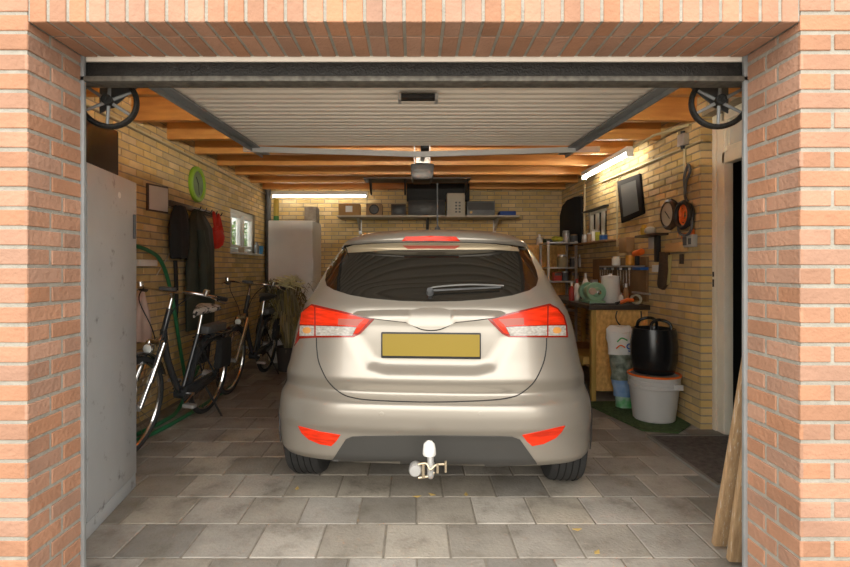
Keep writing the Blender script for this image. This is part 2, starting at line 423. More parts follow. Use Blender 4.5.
mb = MB(); p = P(418, 102, 2.42); mb.box((p.x-.085, 2.40, 2.096), (p.x+.085, 2.46, 2.116)); mb.build('door_handle', M_blk, gd, bevel=.004)
mb = MB(); mb.box((p.x-.095, 2.397, 2.085), (p.x-.08, 2.463, 2.116)).box((p.x+.08, 2.397, 2.085), (p.x+.095, 2.463, 2.116)).build('handle_bracket', M_gal, gd)
# side plates that carry the pulleys
for sd, lab in ((-1, 'left'), (1, 'right')):
    cx = sd*1.238; cz = 1.966
    t = thing('spoked_pulley', 'black spoked lifting wheel at the %s top corner of the door opening' % lab, 'wheel', (cx, 2.06, cz))
    MB().ring((cx, 2.06, cz), (sd*.25, 1, 0), .103, .011, seg=48, rs=10, flat=1.5).build('rim', M_steelblk, t)
    mb = MB(); ax = Vector((sd*.25, 1, 0)).normalized(); u = ax.orthogonal().normalized(); v = ax.cross(u)
    for i in range(6):
        a = i*2*math.pi/6+.3; d = u*math.cos(a)+v*math.sin(a); c = Vector((cx, 2.06, cz))
        mb.cyl(c+d*.015, c+d*.10, .0075, .0055, 8)
    mb.build('spoke', M_grey, t)
    MB().cyl(Vector((cx, 2.06, cz))-ax*.03, Vector((cx, 2.06, cz))+ax*.03, .02).build('hub', M_steelblk, t)
    t.children[1].name = 'spokes'
    a, b = sorted((sd*1.0, sd*1.30))
    MB().prism([(sd*1.30, 2.10, 1.93), (sd*1.30, 2.10, 2.05), (sd*1.13, 2.10, 2.05), (sd*1.24, 2.10, 1.96)], (0, .006, 0)).build('corner_plate', M_dgrey, gd)
# opener
op = thing('door_opener', 'dark garage door opener box hanging from the beams in the middle', 'door opener', (.08, 4.9, 2.14))
mb = MB(); mb.loft([[(x, y, z) for x, y in ((.08-w_, 4.86), (.08+w_, 4.86), (.08+w_, 5.18), (.08-w_, 5.18))] for w_, z in ((.085, 2.14), (.105, 2.17), (.112, 2.29))]); mb.build('housing', M_blk, op, bevel=.01)
MB().box((.06, 3.7, 2.30), (.10, 5.1, 2.33)).build('rail', M_gal, op)
MB().box((.05, 3.66, 2.15), (.11, 3.80, 2.30)).build('carriage', M_blk, op, bevel=.008)
MB().box((.02, 4.84, 2.292), (.14, 4.9, 2.345)).build('mount', M_gal, op)
MB().box((.065, 4.80, 2.335), (.10, 4.86, 2.37)).build('release_knob', mat('red_plastic', (.6, .03, .02), .4), op)
for x in (0., .15): MB().box((x, 4.98, 2.29), (x+.01, 5.0, 2.49)).build('hanger_strap', M_gal, op)

# ---------------------------------------------------------------- conduits, strip lights
M_cond = mat('cream_conduit', (.55, .47, .28), .5)
M_tube = mat('dim_fluorescent_tube', (1, .93, .80), .5, emit=6)
M_tube_r = mat('fluorescent_tube', (1, .93, .80), .5, emit=TUBE)
def tube_light(name, label, p, q, drop, up, tubew=.014):
    p, q = Vector(p), Vector(q); t = thing(name, label, 'light', p)
    d = (q-p).normalized(); s = d.cross(Vector((0, 0, 1))).normalized()
    def bx(m, a, b, w, z0, z1): m.prism([a-s*w+Vector((0, 0, z0)), a+s*w+Vector((0, 0, z0)), a+s*w+Vector((0, 0, z1)), a-s*w+Vector((0, 0, z1))], b-a)
    m = MB(); bx(m, p, q, .035, .0, .05); m.build('housing', M_white, t, bevel=.004)
    m = MB(); bx(m, p, p+d*.03, .03, -.045, 0); m.build('end_cap', M_white, t); m = MB(); bx(m, q-d*.03, q, .03, -.045, 0); m.build('end_cap', M_white, t)
    MB().cyl(p+d*.03+Vector((0, 0, -.022)), q-d*.03+Vector((0, 0, -.022)), tubew).build('tube', M_tube, t)
    return t
tube_light('strip_light', 'white strip light on the back wall above the fridge', (-2.17, 7.72, 2.40), (-.70, 7.72, 2.40), 0, 0)
M_tube = M_tube_r
tube_light('strip_light', 'white strip light under the beams along the right wall', (2.12, 4.98, 2.435), (2.12, 6.35, 2.435), 0, 0)
def added_fill_strip():  # unseen lamp added to brighten the ceiling and upper walls
    global M_tube
    keep = M_tube; M_tube = mat('added_fill_tube', (1, .90, .74), .5, emit=150)
    tube_light('strip_light', 'added unseen strip light under the front beams above the open garage door', (-.75, 2.935, 2.30), (.75, 2.935, 2.30), 0, 0); M_tube = keep
    for x in (-.5, .5): MB().cyl((x, 2.935, 2.35), (x, 2.935, 2.49), .006).build('added_strip_hanger_rod', M_gal, bpy.data.objects['strip_light.002'])  # strip_light.002 is the added unseen strip; its rods are added too
added_fill_strip()
t = MB().tube([(WL+.02, 2.3, 2.43), (WL+.02, 7.86, 2.43)], .011).tube([(WL+.02, 7.86, 2.43), (WL+.02, 7.86, 2.4)], .011).build('conduit', M_cond); tag(t, 'thin cream conduit running along the top of the left wall', 'pipe')
t = MB().tube([(WR-.02, 4.02, 2.30), (WR-.02, 7.80, 2.36)], .010).build('conduit', M_cond); tag(t, 'thin cream conduit running along the top of the right wall', 'pipe')
mb = MB(); 
q = [Rw(687, 146), Rw(687, 200)]
mb.tube([(WR-.02, q[0].y, q[0].z), (WR-.02, q[1].y, q[1].z)], .011); t = mb.build('conduit', M_cond); tag(t, 'upright cream conduit dropping from the junction box to the hanging cord', 'pipe')
mb = MB(); q = [Rw(619, 178), Rw(619, 247)]; mb.tube([(WR-.02, q[0].y, q[0].z), (WR-.02, q[1].y, q[1].z)], .010); t = mb.build('conduit', M_cond); tag(t, 'upright cream conduit beside the tilted black picture frame', 'pipe')
mb = MB(); q = [Rw(587, 184), Rw(587, 240)]; mb.tube([(WR-.03, q[0].y, q[0].z), (WR-.03, q[1].y, q[1].z)], .012); t = mb.build('conduit', M_cond); tag(t, 'upright cream conduit beside the black arched cover', 'pipe')
p = Rw(687, 140)
jb = thing('junction_box', 'grey junction box high on the right wall beside the door', 'junction box', (WR-.03, p.y, p.z-.05))
MB().box((WR-.06, p.y-.05, p.z-.05), (WR-.008, p.y+.05, p.z+.05)).build('housing', M_gal, jb, bevel=.006)
MB().cyl((WR-.035, p.y, p.z+.05), (WR-.035, p.y, p.z+.075), .018).build('gland', M_blk, jb)
MB().cyl((WR-.035, p.y, p.z-.075), (WR-.035, p.y, p.z-.05), .018).build('gland', M_blk, jb)
mb = MB().tube([(2.12, 4.9, 2.46), (2.12, 4.62, 2.46), (2.14, 4.60, 2.47), (2.14, 4.55, 2.475), (2.28, 4.2, 2.475)], .012, seg=8)
tag(mb.build('conduit', M_cond), 'cream conduit with elbows feeding the right strip light', 'pipe')
t = MB().cyl((WL+.06, 7.80, 0), (WL+.06, 7.80, 2.68), .045, seg=20).build('drain_pipe', M_dgrey); tag(t, 'dark grey downpipe in the back left corner beside the fridge', 'pipe')

# ---------------------------------------------------------------- locker
lk = thing('steel_locker', 'tall grey steel locker with scratched door, inside the left pier', 'locker', (0, 0, 0))
MB().box((-.62, .0, .0), (-.022, .60, 1.80)).build('cabinet', M_lock, lk, bevel=.004)
dr = MB().box((-.021, .005, .085), (-.0, .60, 1.79)).build('door', M_lock, lk, bevel=.003)
MB().box((-.021, .0, .003), (-.004, .60, .08)).build('plinth', M_lock, lk, bevel=.002)
MB().box((-.001, .545, 1.46), (.012, .56, 1.60)).build('door_handle', M_dgrey, dr, bevel=.002)
MB().cyl((-.001, .36, 1.685), (.002, .36, 1.685), .017).build('sticker', M_white, dr)
lk.location = (-1.545, 2.40, 0); lk.rotation_euler = (0, 0, math.radians(8.6))
t = MB().box((-2.04, 2.46, 1.802), (-1.66, 2.86, 2.06)).build('storage_box', mat('storage_black', (.006, .006, .006), .6), bevel=.01); tag(t, 'black box standing on top of the grey locker', 'box')

# ---------------------------------------------------------------- things on the left wall
def wallpoly(pts, side, t0, t1):
    X = WR if side > 0 else WL; mb = MB()
    q = [Rw(*p) if side > 0 else Lw(*p) for p in pts]
    mb.prism([(X-side*t0, v.y, v.z) for v in q], (-side*(t1-t0), 0, 0)); return mb
a = Lw(156, 198)
bd = thing('wall_board', 'small white board with thin dark frame on the left wall', 'board', (WL+.01, a.y, a.z-.15))
wallpoly([(145, 183), (166, 187), (166, 213.5), (145, 210.5)], -1, .009, .022).build('frame', M_dwood, bd)
wallpoly([(146.5, 185), (165, 188.7), (165, 212), (146.5, 209)], -1, .022, .027).build('panel', mat('grey_white', (.70, .66, .63), .5), bd)
a = Lw(195, 184.5); R_ = .20
ck = thing('wall_clock', 'round lime green wall clock with silver dial on the left wall', 'clock', (WL+.01, a.y, a.z))
MB().lathe((WL+.008, a.y, a.z), (1, 0, 0), ((.16, 0), (.188, .004), (.188, .026), (.175, .038), (.143, .038), (.138, .018))).build('rim', mat('lime_green', (.24, .42, .02), .5), ck)
MB().lathe((WL+.008, a.y, a.z), (1, 0, 0), ((.138, .018), (.138, .022))).build('dial', mat('dial_silver', (.16, .22, .12), .7, var=.2, vscale=9), ck)
mb = MB(); cc = Vector((WL+.037, a.y, a.z)); mb.tube([cc, cc+Vector((0, -.05, .07))], .004, 6).tube([cc, cc+Vector((0, .02, -.11))], .003, 6).build('hands', M_blk, ck)

def cloth(mb, rows, seg=28, amp=.018, waves=7, ph=0):
    """rows of (center xyz, halfwidth along y, halfdepth along x)"""
    rings = []
    for i, (c, wy, wx) in enumerate(rows):
        c = Vector(c); r = []
        for k in range(seg):
            a_ = 2*math.pi*k/seg; f = 1+amp/max(wx, .02)*math.sin(waves*a_+ph+i*.35)*.6
            r.append(c+Vector((math.cos(a_)*wx*f, math.sin(a_)*wy*(1+.04*math.sin(3*a_+i)), .006*math.sin(5*a_+i))))
        rings.append(r)
    return mb.loft(rings)
# coat rack and the coats
a = Lw(205, 213); cr_ = thing('coat_rack', 'dark coat rack with hooks on the left wall', 'coat rack', (WL+.01, a.y, a.z))
MB().box((WL+.008, a.y-.85, a.z-.03), (WL+.03, a.y+.27, a.z+.03)).build('board', M_dwood, cr_, bevel=.004)
for i in range(5):
    yy = a.y-.34+i*.145; MB().tube(spline([(WL+.03, yy, a.z), (WL+.08, yy, a.z-.005), (WL+.10, yy, a.z+.03)], 5), .006, 8).build('hook', M_blk, cr_)
M_coat = mat('dark_green_waxed_cloth', (.028, .034, .022), .7, var=.25, vscale=6, bump=.3, bscale=12)
z_ = 5.19
ct = thing('long_coat', 'long dark green waxed coat hanging on the left wall', 'coat', (WL+.12, z_, .72))
mb = MB(); cloth(mb, [((WL+.11, z_+.02, .68), .30, .08), ((WL+.12, z_, .9), .30, .085), ((WL+.12, z_-.0, 1.25), .29, .085), ((WL+.12, z_, 1.50), .28, .08), ((WL+.11, z_-.0, 1.70), .26, .07), ((WL+.09, z_, 1.82), .14, .05), ((WL+.08, z_, 1.88), .05, .03)]); mb.build('body', M_coat, ct)
mb = MB(); mb.tube(spline([(WL+.18, z_-.16, 1.66), (WL+.21, z_-.17, 1.48), (WL+.22, z_-.17, 1.22), (WL+.21, z_-.15, 1.02)], 5), [.04]*5+[.055]*5+[.05]*6, 12); mb.build('sleeve', M_coat, ct)
tz = 4.72
M_bc = mat('black_cloth', (.018, .018, .018), .85, var=.2, vscale=7)
jk = thing('black_jacket', 'short black jacket hanging beside the long green coat', 'jacket', (WL+.12, tz, 1.5))
mb = MB(); cloth(mb, [((WL+.11, tz+.02, 1.38), .13, .055), ((WL+.12, tz, 1.50), .15, .065), ((WL+.12, tz, 1.68), .155, .065), ((WL+.11, tz+.03, 1.80), .13, .05), ((WL+.10, tz+.05, 1.87), .07, .035)], amp=.012); mb.build('body', M_bc, jk)
tz = 4.80; t = MB().tube(spline([(WL+.03, tz+.03, 1.36), (WL+.04, tz+.02, 1.25), (WL+.05, tz+.01, 1.05), (WL+.04, tz+.02, .82)], 6), .02, 8).build('strap', M_bc); tag(t, 'black strap hanging beside the dark coat', 'strap')
z_ = 5.66; M_redc = mat('red_cloth', (.62, .025, .012), .6, var=.2, vscale=8, bump=.3, bscale=15)
rb = thing('red_bag', 'bright red cloth bag hanging from the coat rack', 'bag', (WL+.12, z_, 1.4))
mb = MB(); cloth(mb, [((WL+.085, z_, 1.51), .07, .03), ((WL+.09, z_, 1.55), .15, .06), ((WL+.09, z_+.02, 1.64), .19, .07), ((WL+.085, z_+.03, 1.71), .16, .05), ((WL+.12, z_, 1.75), .06, .03)], amp=.02, waves=5); mb.build('body', M_redc, rb)
mb = MB(); mb.tube(spline([(WL+.13, z_-.11, 1.69), (WL+.10, z_-.08, 1.90), (WL+.12, z_-.03, 1.71)], 6), .016, 8).tube(spline([(WL+.13, z_+.10, 1.69), (WL+.10, z_+.05, 1.89), (WL+.12, z_+.0, 1.71)], 6), .016, 8); mb.build('handle', M_redc, rb)
# power lead and socket strip on the left wall
q = [Lw(177, 222), Lw(172, 245), Lw(163, 262), Lw(155, 275)]; mb = MB().tube(spline([(WL+.015, v.y, v.z) for v in q], 5), .005, 6); t = mb.build('thin_lead', mat('pale_cable', (.55, .5, .4), .5)); tag(t, 'pale cable hanging on the left wall between board and coat', 'cord')
p = Lw(143, 263); t = MB().box((WL+.008, p.y-.14, p.z-.028), (WL+.05, p.y+.15, p.z+.028)).build('socket_box', M_white, bevel=.006); tag(t, 'white socket strip on the left wall beside the green hose', 'socket')
# hose
M_hose = mat('green_hose', (.025, .18, .075), .4)
hp = [Lw(128, 246), Lw(140, 250), Lw(152, 258), Lw(160, 275), Lw(166, 300), Lw(171, 330), Lw(176, 360), Lw(182, 385)]
hpts = [(WL+.06, v.y, v.z) for v in hp]
def fp(px, py): z = F*(H-.02)/(py-CY); return ((px-CX)*z/F, z, .02)
hf = [fp(183, 402), fp(160, 424), fp(150, 432)]
hpts += [(-2.16, hpts[-1][1]+.05, .30), (-2.10, 4.55, .04), (-2.08, 4.2, .02), (-2.12, 3.8, .02), (-2.05, 3.72, .02), (-1.98, 4.1, .02), (-1.95, 4.8, .02), (-1.97, 5.6, .02)]
t = MB().tube(spline(hpts, 8), .0175, 10).build('garden_hose', M_hose); tag(t, 'green garden hose hanging on the left wall and trailing over the floor', 'hose')
# pale cloth bag
z_ = 3.62; M_pk = mat('pale_cloth', (.60, .47, .42), .8, var=.15, vscale=7)
cb_ = MB(); cloth(cb_, [((-2.20, 4.10, .70), .12, .05), ((-2.20, 4.10, .78), .125, .055), ((-2.20, 4.10, .92), .09, .05), ((-2.20, 4.10, 1.05), .035, .025), ((-2.20, 4.10, 1.16), .012, .01)], amp=.02, waves=5)
t = cb_.build('cloth_bag', M_pk); tag(t, 'pale pink cloth bag hanging between the locker and the bicycle', 'bag')

# things on the window sill
def sill(px, y_, w_, h_, m, name, lab, cat, rnd=False):
    v = Lw(px, 255); yy = v.y
    mb = MB()
    if rnd: mb.lathe((WL+.045, yy, ZW0), (0, 0, 1), ((w_, 0), (w_, h_*.75), (w_*.5, h_*.85), (w_*.5, h_)))
    else: mb.box((WL+.01, yy-w_, ZW0), (WL+.08, yy+w_, ZW0+h_))
    tag(mb.build(name, m, bevel=0 if rnd else .004), lab, cat)
sill(253.5, 0, .035, .17, mat('grey_can', (.25, .25, .25), .3, metal=.5), 'spray_can', 'grey spray can on the sill of the left window', 'can', True)
t = MB().box((-2.22, 6.92, 1.35+.14), (-2.21, 6.93, 1.50)); t.b.free()
mb = MB().box((WL+.012, 6.75, ZW0), (WL+.082, 6.9, ZW0+.02)); tag(mb.build('soap_dish', M_white, bevel=.003), 'small white tray in the middle of the left window sill', 'tray')
mb = MB(); mb.lathe((WL+.05, 6.62, ZW0), (0, 0, 1), ((.03, 0), (.038, .02), (.04, .07), (.036, .07), (.03, .01))); tag(mb.build('sill_pot', mat('tan_pot', (.5, .38, .25), .6)), 'small tan pot on the left window sill', 'pot')

mb = MB().lathe((WL+.05, 7.41, ZW0), (0, 0, 1), ((.045, 0), (.055, .12), (.05, .12), (.04, .01))); tag(mb.build('blue_pot', mat('sky_blue_plastic', (.06, .30, .62), .4)), 'bright blue pot at the far end of the left window sill', 'pot')
# ---------------------------------------------------------------- bicycles
def bicycle(label, loc, rz, lean, saddle_mat, basket=False, light=True):
    t = thing('bicycle', label, 'bicycle', (0, 0, 0))
    def wheel(nm, cy):
        w_ = MB().ring((0, cy, .345), (1, 0, 0), .325, .021, seg=56, rs=10).build(nm, M_rub, t)
        MB().ring((0, cy, .345), (1, 0, 0), .300, .009, seg=56, rs=6, flat=1.3).build('rim', M_chrome, w_)
        m = MB()
        for i in range(28):
            a_ = i*2*math.pi/28; s = .03*(1 if i % 2 else -1); m.cyl((s, cy+.02*math.cos(a_), .345+.02*math.sin(a_)), (0, cy+.298*math.cos(a_+.1), .345+.298*math.sin(a_+.1)), .0016, seg=4)
        m.build('spokes', M_chrome, w_)
        MB().cyl((-.05, cy, .345), (.05, cy, .345), .022 if cy < .5 else .035).build('hub', M_gal, w_)
    wheel('front_wheel', 0); wheel('rear_wheel', 1.09)
    m = MB(); m.tube(spline([(0, .27, .84), (0, .36, .62), (0, .55, .36), (0, .64, .30)], 6), .026, 12)
    m.tube([(0, .64, .29), (0, .80, .74)], .018); m.cyl((0, .262, .78), (0, .32, .99), .022)
    for s in (-1, 1):
        m.tube([(s*.03, .64, .30), (s*.06, 1.09, .345)], .010, 8); m.tube([(s*.02, .78, .68), (s*.06, 1.09, .345)], .008, 8)
    m.cyl((-.045, .64, .29), (.045, .64, .29), .05)
    m.build('frame', M_bike, t)
    m = MB(); 
    for s in (-1, 1): m.tube([(s*.055, .20, .76), (s*.055, .08, .50)], .022, 10); m.tube([(s*.055, .12, .60), (s*.05, 0, .345)], .017, 10)
    m.tube([(-.06, .2, .76), (.06, .2, .76)], .018); m.cyl((0, .21, .76), (0, .27, .80), .018)
    m.build('fork', M_chrome, t)
    m = MB(); m.tube([(0, .31, .98), (0, .335, 1.07), (0, .30, 1.12)], .015); m.build('stem', M_chrome, t)
    m = MB(); m.tube(spline([(-.32, .50, 1.09), (-.29, .38, 1.11), (-.17, .29, 1.13), (0, .29, 1.12), (.17, .29, 1.13), (.29, .38, 1.11), (.32, .50, 1.09)], 6), .011, 10)
    hb = m.build('handlebar', M_chrome, t)
    for s in (-1, 1):
        MB().tube([(s*.298, .41, 1.105), (s*.325, .53, 1.085)], .018, 10).build('grip', M_blk, hb)
        m = MB(); m.tube(spline([(s*.27, .37, 1.11), (s*.33, .36, 1.09), (s*.35, .47, 1.06)], 5), .006, 6); m.cyl((s*.25, .34, 1.12), (s*.26, .34, 1.16), .022); m.build('brake_lever', M_chrome, hb)
    MB().box((-.05, .23, 1.13), (.05, .30, 1.155)).build('display', M_dgrey, hb, bevel=.006)
    m = MB(); m.tube(spline([(-.2, .30, 1.13), (-.14, .16, 1.05), (-.05, .20, .86), (-.05, .30, .7)], 6), .0045, 6); m.tube(spline([(.2, .30, 1.13), (.13, .15, 1.02), (.05, .19, .84), (.05, .1, .6)], 6), .0045, 6); m.build('brake_cable', M_blk, t)
    for cy, a0, a1, nm in ((0, 25, 170, 'front_mudguard'), (1.09, 0, 185, 'rear_mudguard')):
        m = MB(); rings = []
        for i in range(22):
            a_ = math.radians(a0+(a1-a0)*i/21); c = Vector((0, cy+.372*math.cos(a_), .345+.372*math.sin(a_))); d = Vector((0, math.cos(a_), math.sin(a_)))
            rings.append([c+Vector((-.028, 0, 0))-d*.012, c+Vector((-.018, 0, 0)), c+Vector((.018, 0, 0)), c+Vector((.028, 0, 0))-d*.012, c+Vector((.016, 0, 0))-d*.004, c+Vector((-.016, 0, 0))-d*.004])
        m.loft(rings); m.build(nm, M_bike, t)
    m = MB(); m.tube([(0, .80, .74), (0, .83, .90)], .0145); m.build('seat_post', M_chrome, t)
    m = MB()
    rings = []
    for y, w_, h_ in ((.70, .012, .925), (.74, .028, .94), (.82, .05, .945), (.90, .095, .955), (.96, .105, .965), (1.0, .08, .955), (1.01, .04, .945)):
        rings.append([Vector((w_*math.cos(a_*math.pi/8), y, h_+(.022 if math.sin(a_*math.pi/8) > 0 else .04)*math.sin(a_*math.pi/8))) for a_ in range(16)])
    m.loft(rings); m.build('saddle', saddle_mat, t)
    m = MB()
    for s in (-1, 1): m.tube([(s*.06, .84, .70), (s*.065, 1.32, .72)], .006, 6); m.tube([(s*.065, 1.15, .715), (s*.06, 1.09, .36)], .005, 6)
    for y in (.9, 1.05, 1.2, 1.32): m.tube([(-.065, y, .715), (.065, y, .715)], .005, 6)
    m.build('rear_rack', M_bike, t)
    m = MB(); m.box((-.05, .88, .73), (.05, 1.24, .80)); m.build('battery', M_dgrey, t, bevel=.012)
    for s in (-1, 1):
        m = MB(); m.loft([[(s*.075, 1.0-.02, z0), (s*.075, 1.24, z0), (s*(.115+.02*(z0 < .6)), 1.22, z0), (s*(.115+.02*(z0 < .6)), 1.0, z0)] for z0 in (.42, .52, .68)]); m.build('pannier', M_bc, t, bevel=.02)
    m = MB(); m.prism([(.045, .60, .36), (.045, 1.10, .39), (.045, 1.13, .345), (.045, 1.10, .30), (.045, .60, .22), (.045, .55, .29)], (.012, 0, 0)); m.build('chain_case', M_bike, t, bevel=.004)
    m = MB(); m.cyl((.0, .64, .29), (.10, .64, .29), .014); m.tube([(.09, .64, .29), (.10, .50, .24)], .010); m.tube([(-.09, .64, .29), (-.10, .78, .34)], .010); m.cyl((-.1, .64, .29), (0, .64, .29), .014); m.build('crank', M_chrome, t)
    for s, y, z in ((1, .50, .24), (-1, .78, .34)): MB().box((min(s*.10, s*.19), y-.03, z-.012), (max(s*.10, s*.19), y+.03, z+.012)).build('pedal', M_gal, t, bevel=.003)
    MB().tube([(.06, .92, .28), (.20, 1.0, .012)], .009).build('kickstand', M_blk, t)
    h = MB().lathe((0, .115, .73), (0, -1, 0), ((.02, -.03), (.035, 0), (.036, .025))).build('headlight', M_chrome, t)
    MB().lathe((0, .115, .73), (0, -1, 0), ((.033, .024), (.02, .032), (.002, .034))).build('lens', mat('lamp_glass', (.75, .78, .75), .1), h)
    t.location = loc; t.rotation_euler = (0, math.radians(lean), math.radians(rz))
    return t
M_sad = mat('grey_white_saddle_cover', (.55, .52, .48), .6, c2=(.03, .03, .03), vscale=26)
M_sad.node_tree.nodes['Color Ramp'].color_ramp.elements[0].position = .44; M_sad.node_tree.nodes['Color Ramp'].color_ramp.elements[1].position = .50
bicycle('black city bicycle with spotted pale saddle cover, nearest the grey locker', (-1.94, 3.44, .004), -4, 6.5, M_sad)
bicycle('black city bicycle with plain black saddle, behind the nearer one', (-1.90, 5.20, .004), -3, 5, M_blk)

# ---------------------------------------------------------------- fridge and things at the back left
fr = thing('fridge', 'tall white fridge standing in the back left corner', 'fridge', (-1.63, 6.72, 0))
fx, fX = -1.93, -1.34
MB().box((fx, 6.78, .02), (fX, 7.34, 1.92)).build('cabinet', M_white, fr, bevel=.008)
dr = MB().box((fx, 6.72, .06), (fX, 6.775, 1.92)).build('door', M_white, fr, bevel=.012)
MB().box((fX-.02, 6.69, 1.16), (fX+.012, 6.72, 1.25)).box((fX+.0, 6.68, 1.16), (fX+.018, 6.70, 1.42)).build('handle', M_white, dr, bevel=.004)
t = MB().box((-1.50, 6.95, 1.921), (-1.30-.04, 7.2, 2.13)).build('carton', mat('cream_carton', (.5, .45, .36), .8, c2=(.28, .24, .2), vscale=12), bevel=.004); tag(t, 'small cream carton standing on the fridge', 'box')
tb = thing('cardboard_tube', 'upright yellow tube with green end standing on the fridge', 'tube', (-1.88, 6.95, 1.92))
MB().cyl((-1.885, 6.95, 2.0), (-1.885, 6.95, 2.235), .036).build('body', mat('yellow_card', (.62, .45, .08), .6), tb)
MB().cyl((-1.885, 6.95, 1.921), (-1.885, 6.95, 2.0), .0365).build('end_cap', mat('green_card', (.06, .22, .05), .6), tb)
# dry plant
pl = thing('potted_plant', 'bushy dry potted plant with long drooping leaves in front of the fridge', 'plant', (-1.60, 6.42, 0))
MB().lathe((-1.58, 6.42, 0), (0, 0, 1), ((.13, 0), (.16, .28), (.17, .30), (.15, .30), (.14, .26))).build('pot', mat('dark_pot', (.05, .04, .035), .6), pl)
mb = MB()
for i in range(260):
    a_ = random.uniform(0, 6.28); rr = random.uniform(.06, .36); h0 = random.uniform(.55, 1.16); b0 = Vector((-1.58+.05*math.cos(a_), 6.42+.05*math.sin(a_), .27))
    top = Vector((-1.62+rr*math.cos(a_)*.95, 6.40+rr*.6*math.sin(a_), h0)); end = top+Vector((math.cos(a_)*.12, math.sin(a_)*.10, -random.uniform(.05, .35)))
    pts = spline([b0, (b0+top)/2+Vector((0, 0, .06)), top, end], 3); s = Vector((-math.sin(a_), math.cos(a_), .2)).normalized()
    prev = None
    for j, p in enumerate(pts):
        w_ = .011*math.sin(math.pi*min(.97, (j+.6)/len(pts))); c = (mb.b.verts.new(p-s*w_), mb.b.verts.new(p+s*w_))
        if prev: mb.b.faces.new((prev[0], prev[1], c[1], c[0]))
        prev = c
mb.build('foliage', mat('dry_leaf', (.24, .21, .09), .7, isl=.5), pl)
mb = MB()
for i in range(110):
    a_ = random.uniform(0, 6.28); c = Vector((-1.47+random.uniform(-.07, .07), 6.0+random.uniform(-.06, .06), 1.12+random.uniform(-.05, .04)))
    d = Vector((math.cos(a_), math.sin(a_)*.7, random.uniform(-.2, .7))).normalized(); s = d.orthogonal().normalized()
    v = [mb.b.verts.new(q) for q in (c, c+d*.07+s*.012, c+d*.16-Vector((0, 0, .03)), c+d*.07-s*.012)]; mb.b.faces.new(v)
mb.build('pale_leaf_tuft', mat('pale_leaf', (.78, .76, .45), .6, isl=.2), pl)

# ---------------------------------------------------------------- back shelf
ZS = 7.55
a, b = P(338, 216, ZS), P(518, 216, ZS); sz = a.z
sf = thing('wall_shelf', 'long pale wall shelf on the back wall above the car', 'shelf', (0, ZS, sz-.02))
MB().box((a.x, ZS-.12, sz-.025), (b.x, WB-.01, sz)).build('board', mat('pale_shelf_board', (.50, .46, .38), .5), sf, bevel=.002)
for px in (358, 428, 498):
    x = P(px, 0, ZS).x; mb = MB(); mb.box((x-.022, WB-.035, sz-.25), (x+.022, WB-.01, sz-.025)); mb.prism([(x-.015, WB-.035, sz-.2), (x-.015, WB-.035, sz-.03), (x-.015, ZS-.08, sz-.03)], (.03, 0, 0)); mb.build('bracket', M_gal if px != 428 else M_dgrey, sf)
def onshelf(px0, px1, pyt, m, name, lab, cat, dep=.22, z=ZS-.09, extra=None, base=None):
    A = P(px0, pyt, z); B = P(px1, pyt, z); s0 = sz if base is None else base
    t = thing(name, lab, cat, ((A.x+B.x)/2, z, s0))
    MB().box((A.x, z, s0+.001), (B.x, z+dep, A.z)).build('body', m, t, bevel=.006)
    if extra: extra(t, A, B, z, s0)
    return t
onshelf(338.5, 359.5, 203.5, M_card, 'cardboard_box', 'brown cardboard box with white label, left end of the back shelf', 'box', extra=lambda t, A, B, z, s: MB().box(((A.x+B.x)/2-.05, z-.003, s+.05), ((A.x+B.x)/2+.05, z-.0005, s+.14)).build('paper_label', M_white, t))
def cone(t, A, B, z, s):
    c = Vector(((A.x+B.x)/2, z, (s+A.z)/2)); MB().ring(c-Vector((0, .002, 0)), (0, 1, 0), .065, .008).build('speaker_ring', M_blk, t); MB().lathe(c, (0, -1, 0), ((.06, .001), (.03, .004), (.02, .012), (.002, .014))).build('speaker_cone', M_dgrey, t)
onshelf(366, 382, 203.5, M_wood, 'loudspeaker', 'small brown wooden loudspeaker on the back shelf', 'speaker', extra=cone)
def face(t, A, B, z, s): MB().box((A.x+.02, z-.004, s+.02), (B.x-.02, z-.0005, A.z-.02)).build('front_panel', M_blk, t, bevel=.001)
onshelf(391, 406, 204, M_dwood, 'radio', 'small dark radio between loudspeaker and black crate', 'radio', extra=face)
onshelf(408, 445, 200, mat('dark_crate', (.035, .034, .03), .6, var=.4, vscale=9), 'storage_crate', 'dark crate in the middle of the back shelf', 'crate', extra=face)
def pc(t, A, B, z, s):
    mb = MB()
    for i in range(4):
        for j in range(2): mb.box((A.x+.12+j*.05, z-.004, s+.04+i*.045), (A.x+.15+j*.05, z-.0005, s+.065+i*.045))
    mb.build('slots', M_dgrey, t)
onshelf(447, 465, 193, mat('grey_beige_case', (.45, .42, .35), .5), 'computer_tower', 'pale grey computer tower standing on the back shelf', 'computer', extra=pc)
def eq(t, A, B, z, s):
    MB().box((A.x+.015, z-.004, s+.08), (B.x-.015, z-.0005, A.z-.02)).build('front_panel', M_blk, t); MB().cyl((A.x+.06, z-.012, s+.045), (A.x+.06, z, s+.045), .018).build('knob', mat('gold', (.6, .4, .1), .4), t)
onshelf(467, 495, 201, M_dgrey, 'stereo_receiver', 'dark stereo receiver right of the computer tower', 'stereo', extra=eq)
onshelf(500, 516, 211, mat('blue_cloth', (.02, .06, .25), .7), 'blue_tray', 'flat dark blue tray at the right end of the back shelf', 'tray')
A = P(407, 200, 7.6)
t = MB().box((-.11, 7.69, A.z+.004), (.84, 7.85, P(0, 180, 7.62).z)).build('black_case', mat('matt_black', (.012, .012, .012), .7), bevel=.01); tag(t, 'large matt black case lying on top of the dark crate', 'case')
